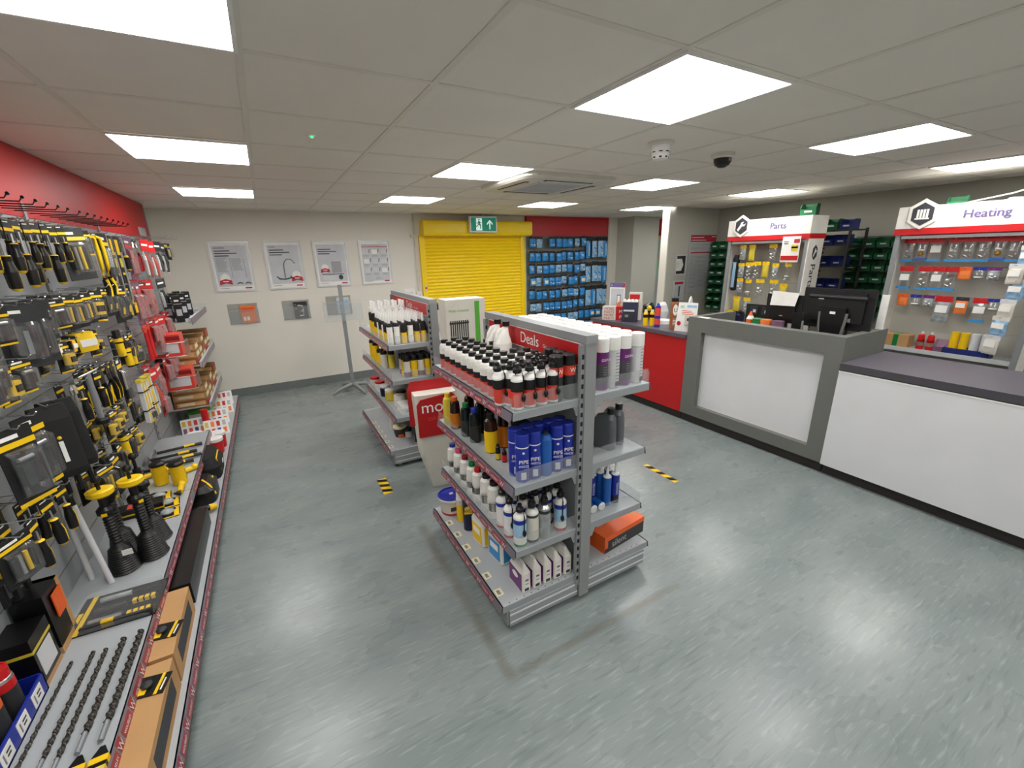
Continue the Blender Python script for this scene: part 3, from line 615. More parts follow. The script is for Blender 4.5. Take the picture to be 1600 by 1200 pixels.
def pjug():
    w_, d_, h_ = .054, .135, .155; b = MB(); q = .3
    b.loft([(0, w_*.46, d_*.47, 0, 0, q), (.006, w_*.5, d_*.5, 0, 0, q), (h_*.72, w_*.5, d_*.5, 0, 0, q), (h_*.86, w_*.30, d_*.42, 0, 0, .5), (h_, w_*.16, d_*.2, 0, -d_*.1, .6)], 'bottle_white', 20)
    for s in (-1, 1): b.box(*sorted((s*(w_*.5-.001), s*(w_*.5+.0012))), -d_*.44, d_*.44, .012, h_*.72, 'purple'); b.plate([(.028*math.cos(a*PI/8), .016*math.sin(a*PI/8)) for a in range(16)], (s*(w_*.5+.001), 0, .08), *(PX if s > 0 else NX), .001, 'paper')
    b.box(-.012, .012, -d_*.5-.0008, -d_*.5+.001, .012, .028, 'ink').box(-.008, .01, -d_*.5-.0008, -d_*.5+.001, .05, .054, 'ink_grey').box(-.008, .01, -d_*.5-.0008, -d_*.5+.001, .07, .08, 'mauve')
    o = b.build('plastic_jug'); MB().cyl((0, d_*.28, h_*.80), (0, d_*.28, h_*.93), .014, 'white', n=10).build('cap', o); return o
for k in range(5): place('pj', pjug, (.885+k*.0635, 1.565, z), 'white jug with purple side label on the base shelf, %s from the aisle' % ORD[k], 'jug', 'purple-label jugs on the base shelf')
# counter side lower shelves
z = L1[1]
def gjug():
    b = MB(); b.loft([(0, .028, .062, 0, 0, .5), (.006, .032, .068, 0, 0, .45), (.12, .032, .066, 0, 0, .45), (.17, .030, .05, 0, -.012, .5), (.195, .017, .018, 0, -.035), (.205, .016, .016, 0, -.037)], 'jug_grey', 20)
    b.tube([(0, -.02, .192), (0, .03, .178), (0, .055, .14), (0, .06, .10)], .010, 'jug_grey', 8)
    o = b.build('plastic_jug'); c = MB(); c.M = T(0, -.037, 0); c.lathe([(.02, .198), (.02, .226), (.018, .23), (.001, .23)], 'black', 14); c.build('cap', o); return o
place('gj', gjug, (1.435, 1.60, z), 'grey plastic oil jug with black cap, nearer the post', 'jug', 'grey jugs on counter side', (0, 0, .35)); place('gj', gjug, (1.52, 1.63, z), 'grey plastic oil jug with black cap, nearer the counter', 'jug', 'grey jugs on counter side', (0, 0, .3))
place('tinb', bottle(.04, .225, 'tin', 'steel_dark', [(.1, .8, 'tin')], .4), (1.36, 1.68, z), 'dull metal tin with dark cap behind the grey jugs', 'tin')
place('yb', bottle(.03, .19, 'yellow', 'black', [(.1, .8, 'yellow')], .5), (1.30, 1.74, z), 'narrow yellow bottle against the back behind grey jugs', 'bottle')
z = L1[2]
def tube_(m):
    def fn():
        b = MB().lathe([(.022, 0), (.0235, .003), (.0235, .05), (.0235, .175), (.022, .18), (.009, .188), (.008, .2), (.004, .245), (.002, .245)], ['paper', 'navy' if m else 'blue_mid', 'blue_mid' if not m else 'blue', 'paper', 'paper', 'paper', 'paper', 'paper'], 14); b.text('DOWSIL', .02, (0, -.0245, .06), (0, 0, 1), (-1, 0, 0), 'paper', 'L') if m else None
        return b.build('sealant_tube')
    return fn
for k, (x, y, m) in enumerate([(1.44, 1.56, 0), (1.50, 1.56, 1), (1.44, 1.62, 0), (1.385, 1.62, 1), (1.33, 1.66, 0), (1.50, 1.62, 0), (1.38, 1.68, 0), (1.45, 1.68, 0)]):
    place('tube%d' % m, tube_(m), (x, y, z), 'blue sealant tube with white nozzle standing upright, %s in the cluster' % ORD[k], 'sealant tube', 'sealant tubes on counter side shelf', (0, 0, 0))
for k, x in enumerate((1.33, 1.385)): place('tube0', tube_(0), (x, 1.53, z+.0235), 'blue sealant tube lying flat showing its white round end, %s the post' % ('next to', 'farther from')[k], 'sealant tube', 'sealant tubes on counter side shelf', (-PI/2, 0, .0))
z = L1[3]
t = thing('orange_carton', 'orange and dark grey carton marked silent on the base shelf', 'box', (1.56, 1.66, z), .12)
MB().box(-.17, .17, -.125, .125, 0, .075, 'dark_grey').text('silent', .058, (-.05, -.1255, .022), *NY, 'paper_grey').build('body', t)
b = MB().box(-.171, .171, -.126, .126, .075, .105, 'orange').box(-.1715, -.169, -.125, .125, .0005, .09, 'orange').box(-.171, -.145, -.1265, -.124, .03, .08, 'orange'); b.box(-.13, -.02, -.03, .07, .105, .106, 'paper_mid').box(.12, .155, -.09, -.04, .105, .106, 'amber'); b.plate([(.016*math.cos(a*PI/6), .012*math.sin(a*PI/6)) for a in range(12)], (.09, .07, .105), *UPF, .001, 'orange_lt')
for q in range(4): b.box(-.12, -.05, -.02+.02*q, -.015+.02*q, .106, .1065, 'ink_grey')
b.build('lid', t)
# --- far island
z = L2[0]
fz = can(.024, .165, [(.55, 'yellow'), (.95, 'black_matt')], 'black_matt', lambda z_: MB().lathe([(.012, z_-.02), (.011, z_), (.005, z_+.06), (.002, z_+.06)], 'white', 10), 'nozzle')
fw = can(.024, .165, [(.1, 'paper_mid'), (.9, 'paper'), (.97, 'black_matt')], 'black_matt', lambda z_: MB().lathe([(.012, z_-.02), (.011, z_), (.005, z_+.06), (.002, z_+.06)], 'white', 10), 'nozzle')
for c in range(6):
    for k in range(9):
        wv = (k == 0 and c in (0, 1, 3)) or (k > 0 and (c+k) % 3 == 0)
        place('fz%d' % wv, fw if wv else fz, (.815+c*.057, 3.53+k*.058, z), '%s nozzled cartridge, %s from near end, %s column from aisle' % ('white' if wv else 'yellow', ORD[k], ORD[c]), 'sealant tube', 'nozzled cartridges on the far island top shelf')
def foam():
    b = MB().lathe([(.03, 0), (.032, .004), (.032, .12), (.032, .19), (.02, .21)], ['yellow', 'yellow', 'black_matt', 'black'], 14); o = b.build('foam_can')
    MB().lathe([(.026, .2), (.024, .235), (.012, .25), (.010, .30), (.003, .30)], 'white', 10).box(-.012, .012, -.026, 0, .235, .30, 'white').build('applicator', o); return o
for k in range(10): place('foam', foam, (.83+(k % 5)*.068, 4.14+(k//5)*.10, z), 'yellow foam can with white applicator, %s column from the aisle, %s row' % (ORD[k % 5], ('nearer', 'farther')[k//5]), 'spray can', 'foam cans at the back of the far island top shelf')
for k in range(6): place('bkcap', can(.032, .2, [(.3, 'purple' if k == 3 else 'off_white'), (.95, 'bottle_white')], 'white', cap_full(.031, .05, 'black')), (1.26+(k % 3)*.075, 3.95+(k//3)*.09, z+.0), 'white can with black cap rising behind the far island header, %s' % ORD[k], 'spray can', 'black capped cans on the hidden side of the far island')
z = L2[1]
for c in range(4):
    for k in range(3):
        place('ft%d' % ((c+k) % 2), can(.03, .15, [(.9, 'yellow') if (c+k) % 2 else (.3, 'mauve'), (.97, 'yellow') if (c+k) % 2 else (.95, 'off_white')], 'black', cap_full(.029, .035, 'black')), (.93+c*.062, 3.54+k*.066, z), '%s tin with black lid, %s from aisle, %s row, far island' % ('yellow' if (c+k) % 2 else 'off-white', ORD[c], ORD[k]), 'tin', 'black lidded tins on the far island')
for k, (x, y, m) in enumerate([(.84, 3.98, 'off_white'), (.90, 3.94, 'dull_yellow'), (.83, 4.08, 'yellow'), (.83, 4.25, 'yellow'), (.83, 4.40, 'yellow'), (.90, 4.06, 'yellow'), (.90, 4.2, 'yellow')]):
    place('fj%d' % k, can(.032, .13 if k < 3 else .17, [(.95, m)], m, cap_full(.03, .03, 'black')), (x, y, z), '%s container with black lid on the far island second shelf, %s' % ({'off_white': 'off-white', 'dull_yellow': 'dull yellow', 'yellow': 'bright yellow'}[m], 'number %s going back' % ORD[k].replace('first', 'one').replace('second', 'two').replace('third', 'three').replace('fourth', 'four').replace('fifth', 'five').replace('sixth', 'six').replace('seventh', 'seven')), 'tin', 'black lidded tins on the far island')
z = L2[2]
for k, (x, y, body, cp, lb) in enumerate([(.84, 4.55, 'off_white', 'red', 'white tub with red lid at the far end of the third shelf'), (.85, 4.36, 'bottle_white', 'red', 'white tub with red lid next to the navy tub'), (.86, 4.18, 'navy', 'white', 'navy tub with white lid on the far island'),
   (.87, 4.02, 'dull_yellow', 'white', 'dull yellow tub with white lid on the far island'), (.95, 3.92, 'yellow', 'black', 'yellow tub with black lid on the far island'), (.90, 3.80, 'bottle_white', 'white', 'white squat bottle lying among tubs on the far island'), (1.05, 3.95, 'off_white', 'paper_grey', 'off-white tub with grey lid at the back of the third shelf')]):
    place('ftub%d' % k, bottle(.05, .11, body, cp, None, .85, None, .02, 'lidded_tub', 16, 'lid'), (x, y, z), lb, 'tub')
b = MB().box(-.12, .12, -.09, .09, 0, .075, 'paper_mid').box(-.121, -.06, -.091, .091, -.0, .076, 'white').box(-.02, .10, -.06, .06, .075, .0765, 'card_brown').box(-.09, .09, -.0915, -.09, .02, .05, 'paper_grey'); o = b.build('open_carton'); o.location = (.97, 3.62, z); tag(o, 'white and grey carton at the near end of the far island third shelf', 'box')
z = L2[3]
def tag_can(): pass
def fcan(bd, dome, cp, r=.026, h=.18): return can(r, h, bd, dome, cap_full(r*.8, .02, cp))
for k, (x, y, fn, lb) in enumerate([(.97, 3.56, fcan([(.2, 'black'), (.9, 'dark_grey')], 'white', 'white'), 'black cartridge tube with white top, nearest on the far base shelf'), (1.03, 3.58, fcan([(.9, 'black')], 'white', 'white'), 'second black cartridge tube with white top on the far base shelf'),
   (1.09, 3.60, fcan([(.9, 'off_white')], 'white', 'white', .024), 'off-white cartridge tube beside the two black tubes'), (1.135, 3.57, fcan([(.9, 'bottle_white')], 'white', 'white', .024, .19), 'white cartridge tube closest to the far island back panel'),
   (.93, 3.72, bottle(.032, .09, 'off_white', 'black', None, .9, None, .03), 'small white pot with black lid on far base shelf'), (1.06, 3.78, fcan([(.5, 'red_dark'), (.9, 'black')], 'black', 'black', .035, .13), 'black tin with red band at the back of far base shelf'),
   (.85, 3.98, fcan([(.9, 'off_white')], 'white', 'white', .026, .2), 'white cartridge tube standing left on far base shelf'), (.92, 3.95, fcan([(.3, 'dull_yellow'), (.9, 'off_white')], 'white', 'white', .026, .19), 'white cartridge with yellow base on far base shelf'), (1.10, 3.72, fcan([(.3, 'white'), (.9, 'black')], 'black', 'black', .03, .15), 'black and white tin beside the back panel of far base shelf')]):
    place('fb%d' % k, fn, (x, y, z), lb, 'container')
def pot():
    t = thing('lidded_pot'); MB().lathe([(.044, 0), (.045, .004), (.052, .04), (.058, .09)], ['off_white', 'black', 'dark_grey'], 18).box(-.03, .02, -.052, -.045, .012, .035, 'orange').build('body', t); MB().lathe([(.062, .09), (.062, .105), (.05, .112), (.001, .112)], 'cream', 18).build('lid', t); return t
place('pot', pot, (.865, 3.77, z), 'dark pot with cream lid at the aisle side of far base shelf', 'pot')
# --- dump bin and radiator carton between the islands
t = thing('leaflet_bin', 'white floor standing leaflet bin with red more header panel', 'display bin', (.98, 3.05, 0), -.12)
b = MB(); b.loft([(0, .10, .07, .03, 0, .25), (.02, .105, .075, .03, 0, .22), (.30, .14, .10, 0, 0, .2), (.74, .16, .115, 0, 0, .2), (.80, .16, .115, 0, 0, .2)], 'off_white', 24); b.build('body', t)
b = MB(); b.plate([(-.15, 0), (.15, 0), (.15, .30), (.12, .33), (-.12, .30), (-.15, .26)], (0, -.122, .47), *NY, .004, 'red_panel'); b.text('more', .13, (.02, -.127, .665), *NY, 'paper'); b.text('take one', .055, (.02, -.127, .60), *NY, 'label_red'); b.build('front_panel', t)
b = MB(); b.plate([(-.19, 0), (.15, 0), (.16, .36), (-.16, .36), (-.19, .30)], (0, .02, .52), *NY, .006, 'red_panel'); b.build('header_card', t)
t = thing('radiator_carton', 'tall white carton printed with black column radiator and green stripe', 'carton', (1.335, 3.22, 0), -.05)
MB().box(-.165, .165, -.09, .09, 0, 1.46, 'off_white').build('box', t)
b = MB().box(.075, .115, -.0925, -.09, 0, 1.44, 'lime'); b.box(.1645, .1665, -.09, .09, .9, 1.2, 'red_panel').box(-.14, .02, -.092, -.09, 1.0, 1.30, 'off_white')
for q in range(9): b.box(-.135+q*.0175, -.125+q*.0175, -.094, -.092, 1.0, 1.298, 'dark_grey')
b.box(-.14, .02, -.0945, -.092, 1.27, 1.285, 'dark_grey').box(-.14, .02, -.0945, -.092, 1.01, 1.025, 'dark_grey'); b.text('Multi Column', .03, (-.06, -.0905, 1.365), *NY, 'lime', 'C', .0015); b.build('print', t)
# ---------------------------------------------------------------- floor tape
def hazard(name, label, loc, rz, L, wd):
    b = MB().box(-L/2, L/2, -wd/2, wd/2, 0, .0012, 'yellow'); n = 3
    for k in range(n):
        x = -L/2+.012+k*L/n; s = .03
        b.plate([(x, -wd/2), (x+L/n*.5, -wd/2), (min(L/2, x+L/n*.5+s), wd/2), (min(L/2, x+s), wd/2)], (0, 0, .0012), *UPF, .0004, 'black')
    o = b.build(name); o.location = loc; o.rotation_euler = (0, 0, rz); tag(o, label, 'floor tape')
hazard('hazard_tape', 'short yellow and black striped tape on the floor left of the near island', (.57, 3.22, 0), PI/2, .26, .075)
hazard('hazard_tape', 'thin yellow and black striped tape on the floor before the counter', (2.62, 2.20, 0), PI/2+.0, .34, .05)
# ---------------------------------------------------------------- counters
FX = 3.72
t = thing('till_counter', 'grey framed till counter with white inset panel and raised surround', 'counter')
y0, y1, zt, e = 1.53, 2.94, 1.13, .02
b = MB(); ya, yb, za, zb = 1.655, 2.775, .20, .985
b.box(FX, FX+.10, y0, ya, .09, zt, 'frame_grey').box(FX, FX+.10, yb, y1, .09, zt, 'frame_grey').box(FX, FX+.10, ya, yb, .09, za, 'frame_grey').box(FX, FX+.10, ya, yb, zb, zt, 'frame_grey'); b.build('front_frame', t)
b = MB().box(FX+.055, FX+.07, ya, yb, za, zb, 'white_lam').box(FX+.052, FX+.0555, ya+.02, yb-.02, za+.001, za+.004, 'off_white'); b.build('inset_panel', t)
MB().box(FX+.10, 4.40, y0, y0+.06, .09, zt, 'frame_grey').build('side_panel', t); MB().box(FX+.10, 4.40, y1-.06, y1, .09, zt, 'frame_grey').build('side_panel', t)
MB().box(FX+.10, 4.40, y0+.06, y1-.06, .78, .82, 'worktop').build('desk_top', t)
MB().box(FX+.03, 4.36, y0, y1, 0, .09, 'plinth').build('plinth', t)
t = thing('service_counter', 'long counter with white laminate front and dark worktop right of the till', 'counter')
MB().box(FX-.015, FX+.01, -1.6, y0-.004, .09, .875, 'white_lam').build('front_panel', t)
MB().box(FX-.018, FX-.012, -1.6, y0-.004, .87, .878, 'white').build('edge_trim', t)
b = MB().box(FX-.015, 4.42, -1.6, y0-.002, .885, .937, 'worktop').box(FX-.0155, FX-.0145, -1.6, y0-.002, .885, .937, 'charcoal'); b.build('worktop', t)
MB().box(FX+.01, 4.36, -1.6, y0-.01, .09, .885, 'charcoal').build('carcass', t); MB().box(FX+.03, 4.36, -1.6, y0-.01, 0, .09, 'plinth').build('plinth', t)
t = thing('end_counter', 'lower counter with bright red front panel left of the till', 'counter')
MB().box(FX, FX+.02, y1+.003, 4.45, .09, .90, 'red_panel').build('front_panel', t)
MB().box(FX-.02, 4.40, y1+.003, 4.47, .90, .94, 'worktop').build('worktop', t); MB().box(FX+.02, 4.36, y1+.01, 4.44, .09, .90, 'charcoal').build('carcass', t); MB().box(FX+.03, 4.36, y1+.01, 4.44, 0, .09, 'plinth').build('plinth', t)
# things on the end counter
z = .94
t = thing('sign_holder', 'clear upright holder with blue-topped poster of a hand and phone', 'sign', (4.05, 4.36, z), -1.15)
MB().box(-.11, .11, -.06, .06, 0, .004, 'clear').box(-.11, .11, -.004, 0, 0, .45, 'clear').build('stand', t)
b = MB().box(-.105, .105, -.008, -.0045, .04, .445, 'paper').box(-.105, .105, -.009, -.008, .385, .445, 'sign_purple').box(-.09, .09, -.009, -.008, .05, .37, 'poster_grey').box(0, .05, -.012, -.009, .17, .29, 'ink').box(.006, .044, -.013, -.012, .18, .28, 'paper'); b.loft([(.15, .03, .004, .02, -.012), (.2, .022, .004, .045, -.012)], 'orange_lt', 10, False); b.plate([(.06, .385), (.105, .385), (.105, .445)], (0, -.0092, 0), *NY, .001, 'ribbon'); b.text('S', .03, (-.08, -.009, .40), *NY, 'paper'); lines(b, -.09, .09, .1, 2, .016, y=-.009, m='ribbon'); b.build('poster', t)
t = thing('parts_catalogue_box', 'white and red box printed more parts at the counter end', 'box', (3.86, 4.16, z), -.9)
b = MB().box(-.17, .0, -.05, .05, 0, .17, 'off_white').box(0, .12, -.05, .05, 0, .17, 'red_panel')
for q, s_ in enumerate(('MORE', 'PARTS', 'MORE', 'PARTS')): b.text(s_, .045, (-.085, -.0505, .127-q*.04), *NY, 'ribbon')
b.text('M', .06, (.06, -.0505, .09), *NY, 'paper').text('P', .06, (.06, -.0505, .02), *NY, 'paper'); b.build('box', t)
t = thing('leaflet_dispenser', 'dark blue angled leaflet box with white scalloped top edge', 'leaflet box', (3.88, 3.94, z), -.95)
b = MB(); b.plate([(-.05, 0), (.05, 0), (.05, .24), (-.01, .24)], (-.09, 0, 0), (0, 1, 0), (0, 0, 1), .18, 'navy'); b.box(-.06, .06, -.052, -.048, .02, .10, 'dark_grey').box(-.07, .06, -.0525, -.045, .13, .15, 'paper_mid').box(-.05, -.01, -.053, -.05, .06, .09, 'ink_grey').build('body', t)
b = MB()
for q in range(4): b.M = T(-.067+q*.045, 0, .24); b.loft([(0, .024, .02), (.02, .02, .018), (.035, .008, .01)], 'paper', 10)
b.M = Matrix(); b.build('scalloped_top', t)
t = thing('card_box', 'small red and white card box behind the dark leaflet box', 'box', (4.05, 4.02, z), -.9); MB().box(-.08, .08, -.04, .04, 0, .34, 'off_white').box(-.07, .05, -.042, -.04, .26, .32, 'red').build('box', t)
yb_ = bottle(.028, .185, 'yellow', 'white', [(.0, .72, 'yellow'), (.72, 1, 'brown_glass')], .55)
for k, (x, y) in enumerate(((3.80, 3.60), (3.86, 3.56))): place('ybt', yb_, (x, y, z), 'yellow and brown bottle with white cap on the end counter, %s' % ('left', 'right')[k], 'bottle')
t = thing('red_blue_tube', 'red and blue striped upright can on the end counter', 'can', (3.84, 3.46, z)); MB().lathe([(.032, 0), (.032, .03), (.032, .10), (.032, .13), (.032, .22), (.032, .235), (.02, .24)], ['blue', 'label_red', 'blue', 'label_red', 'blue', 'blue'], 16).build('body', t); MB().lathe([(.02, .24), (.012, .27), (.001, .27)], 'blue', 10).build('nozzle', t)
def ucan():
    b = MB().lathe([(.037, 0), (.04, .005), (.04, .29), (.034, .31)], ['silver', 'copper', 'copper'], 18)
    b.M = RZ(-.6); b.plate([(.026*math.cos(a*PI/8), .06*math.sin(a*PI/8)) for a in range(16)], (0, -.0405, .22), *NY, .001, 'paper'); b.text('U', .06, (0, -.042, .20), *NY, 'ink'); lines(b, -.02, .12, .04, 5, .016, .005, 'paper', -.0405); b.M = Matrix()
    o = b.build('spray_can'); MB().lathe([(.038, .31), (.038, .345), (.001, .347)], 'black', 16).build('cap', o); return o
place('ucan', ucan, (3.85, 3.24, z), 'large copper-brown spray can with black cap and letter U badge', 'spray can')
t = thing('charity_sign', 'white angled counter sign with red roundel and card reader', 'sign', (3.84, 3.09, z), -1.25)
b = MB(); b.plate([(-.10, 0), (.13, 0), (.13, .31), (-.07, .31)], (0, 0, 0), *NY, .004, 'paper'); b.plate([(.022*math.cos(a*PI/8), .025*math.sin(a*PI/8)) for a in range(16)], (-.055, -.0045, .085), *NY, .001, 'red'); lines(b, -.03, .22, .13, 3, .018, .006, 'label_red', -.0045); b.box(.02, .12, -.006, -.0045, .26, .285, 'pale_blue').box(-.05, -.01, -.006, -.0045, .25, .28, 'mint').box(.06, .12, -.006, -.0045, .01, .03, 'ribbon').build('board', t)
MB().box(.01, .11, -.02, -.0045, .08, .18, 'off_white').box(.035, .095, -.022, -.02, .12, .15, 'ink').build('reader', t); MB().box(-.06, .10, 0, .09, 0, .003, 'paper').build('base', t)
b = MB()
for a in range(9): pass
pts = [(.03*math.cos(a*PI/8), 0, .05*math.sin(a*PI/8)+.05) for a in range(0, 9)]; b.tube(pts, .012, 'white_plastic', 8); b.lathe([(.035, 0), (.035, .05), (.03, .05)], 'white_plastic', 12); o = b.build('tape_dispenser'); o.location = (4.05, 3.2, z); tag(o, 'white hooped dispenser behind the angled counter sign', 'dispenser'); o.scale = (1, 1, 3.2)
for k, (x, y, h, m, lb) in enumerate([(4.25, 3.98, .20, 'black', 'black and yellow glove pack behind the end counter items'), (4.28, 3.80, .22, 'paper_mid', 'crumpled clear and white bag behind the end counter bottles')]):
    b = MB(); b.loft([(0, .06, .05, 0, 0, .6), (.5*h, .09, .07, .01, 0, .8), (.85*h, .07, .06, -.01, 0, .9), (h, .03, .03, .02, 0, 1)], m, 9, False)
    if k == 0: b.sphere((-.05, -.05, .14), .035, 'yellow', 8, 5)
    o = b.build(('glove_pack', 'plastic_bag')[k]); o.location = (x, y, z); tag(o, lb, 'bag')
b = MB(); b.lathe([(.09, 0), (.09, .04), (.085, .045)], 'white_plastic', 20); o = b.build('plastic_dish'); o.location = (4.1, 3.6, z); tag(o, 'round white plastic dish behind the red and blue can', 'dish')
# ---------------------------------------------------------------- till equipment
t = thing('computer_monitor', 'large black monitor seen from behind on the till counter', 'monitor', (4.12, 1.80, .82), .0)
b = MB().box(-.012, .012, -.255, .27, .30, .63, 'screen_back'); b.loft([(-.04, .012, .25)], 'black', 4) if 0 else None
b.box(-.035, -.012, -.20, .20, .36, .60, 'screen_back'); b.cyl((-.037, -.21, .565), (-.037, .21, .565), .016, 'dark_grey'); b.box(-.0365, -.035, .10, .14, .54, .555, 'paper'); b.box(-.036, -.035, -.12, -.06, .37, .40, 'ink_grey'); b.build('screen', t)
b = MB().box(-.07, -.03, -.09, .09, .10, .48, 'black').box(-.075, -.07, -.02, .02, .43, .45, 'paper'); b.tube([(-.06, .095, .1), (-.065, .085, .25), (-.06, .1, .44)], .012, 'frame_grey', 6); b.tube([(-.06, -.095, .1), (-.065, -.085, .25), (-.06, -.1, .44)], .012, 'frame_grey', 6); b.build('stand_neck', t)
MB().loft([(0, .12, .16, -.02, 0, .6), (.02, .1, .14, -.02, 0, .6), (.10, .03, .09, -.05, 0, .6)], 'black', 16).build('stand_base', t)
t = thing('till_screen', 'black till screen with white paper sheet draped over its top', 'monitor', (4.12, 2.22, .82))
b = MB().box(-.015, .015, -.15, .17, .30, .555, 'screen_back').box(-.03, -.015, -.10, .12, .32, .52, 'black').box(-.031, -.03, .0, .03, .36, .37, 'ink_grey'); b.build('screen', t); MB().cyl((0, 0, 0), (0, 0, .32), .04, 'black').box(-.1, .1, -.12, .12, 0, .02, 'black').build('stand', t)
b = MB(); b.add([(-.037, -.12, .575), (-.042, .11, .585), (-.045, .12, .455), (-.040, -.10, .46), (.02, -.12, .565), (.02, .11, .565)], [(0, 1, 2, 3), (0, 4, 5, 1)], 'paper'); b.add([(-.0375, -.12, .576), (-.0425, .11, .586), (-.0455, .12, .456), (-.0405, -.10, .461)], [(3, 2, 1, 0)], 'paper'); o = b.build('paper_sheet'); o.location = (4.12, 2.22, .82); tag(o, 'white sheet of paper hanging over the till screen', 'paper')
b = MB().box(-.006, .006, -.028, .022, 0, .275, 'paper'); o = b.build('upright_card'); o.location = (4.31, 1.562, 1.13); tag(o, 'tall white card standing at the right edge of the big monitor', 'card')
t = thing('card_terminal', 'black telephone style terminal right of the till screen', 'terminal', (3.98, 2.02, .82), .3); MB().box(-.03, .03, -.04, .04, 0, .42, 'black').build('body', t); MB().cyl((-.035, -.04, .15), (-.035, -.04, .36), .008, 'stand_grey').build('cable', t)
for k, (y, h, m, lb) in enumerate([(2.42, .40, 'orange', 'small orange cone of glue on the till desk'), (2.34, .34, 'green', 'green tape roll stack on the till desk'), (2.27, .34, 'orange_lt', 'orange tape roll on the till desk beside the green one'), (2.16, .34, 'mauve', 'mauve paper pad pile under the till screen')]):
    b = MB().lathe([(.035, 0), (.035, h*.82), (.02, h*.9), (.006, h)] if k == 0 else [(.05, 0), (.05, h), (.02, h)], [m, 'paper' if k == 0 else m, m], 14); o = b.build('desk_item'); o.name = ('glue_cone', 'tape_roll', 'tape_roll', 'paper_pad')[k]; o.location = (3.93, y, .82); tag(o, lb, 'stationery')
t = thing('pen_stand', 'black wire rack of small white-labelled pouches behind the till', 'rack', (4.30, 2.50, .82))
b = MB().box(-.01, .01, -.2, .2, 0, .42, 'black_matt')
for q in range(9): b.box(-.02, -.01, -.17+(q % 3)*.12, -.09+(q % 3)*.12, .10+(q//3)*.11, .18+(q//3)*.11, 'dark_grey').box(-.021, -.02, -.15+(q % 3)*.12, -.12+(q % 3)*.12, .12+(q//3)*.11, .15+(q//3)*.11, 'paper_mid')
b.build('rack', t)
b = MB().box(-.03, .03, -.06, .06, 0, .001, 'paper'); o = b.build('paper_slip'); o.location = (3.775, 2.80, 1.13); tag(o, 'white paper slip lying on the till counter ledge', 'paper')
# ---------------------------------------------------------------- display bays behind the counter
def pack(w, h, top, body, art=None, th=.012, hd=.22, low=None):
    """bagged product on a hook, hanging from its top, facing -x; width along y"""
    def fn():
        b = MB(); b.box(-.002, .002, -w/2, w/2, -h*hd, 0, top)
        o = b.build('bagged_part')
        c = MB(); c.loft([(-h, .001, w*.5), (-h*.9, th*.7, w*.5), (-h*.6, th, w*.49), (-h*.3, th*.5, w*.49), (-h*hd, .002, w*.5)], body, 8, True)
        if art == 'fit': c.sphere((-th*.8, -w*.2, -h*.72), w*.12, 'silver', 8, 5); c.cyl((-th*.8, -w*.05, -h*.82), (-th*.8, w*.25, -h*.74), w*.08, 'tin'); c.sphere((-th*.8, w*.12, -h*.55), w*.14, 'paper', 8, 5, .7); c.cyl((-th*.8, -w*.2, -h*.45), (-th*.8, w*.0, -h*.5), w*.05, 'silver')
        if art == 'lab': c.box(-th-.004, -th-.002, -w*.35, w*.35, -h*.62, -h*.34, 'paper'); lines(c, 0, 0, 0, 0)
        if art == 'brass': c.sphere((-th, 0, -h*.7), w*.22, 'brass', 8, 5); c.cyl((-th, -w*.2, -h*.55), (-th, w*.25, -h*.5), w*.08, 'paper')
        if art == 'coil': c.lathe([(w*.3, -h*.8), (w*.34, -h*.78), (w*.3, -h*.74)], 'paper', 10)
        if low: c.box(-th*.6-.002, th*.6, -w/2, w/2, -h, -h*.9, low)
        c.build('bag', o); MB().cyl((-.03, 0, -.012), (.30, 0, -.004), .0025, 'silver', n=5).build('hook', o); return o
    return fn
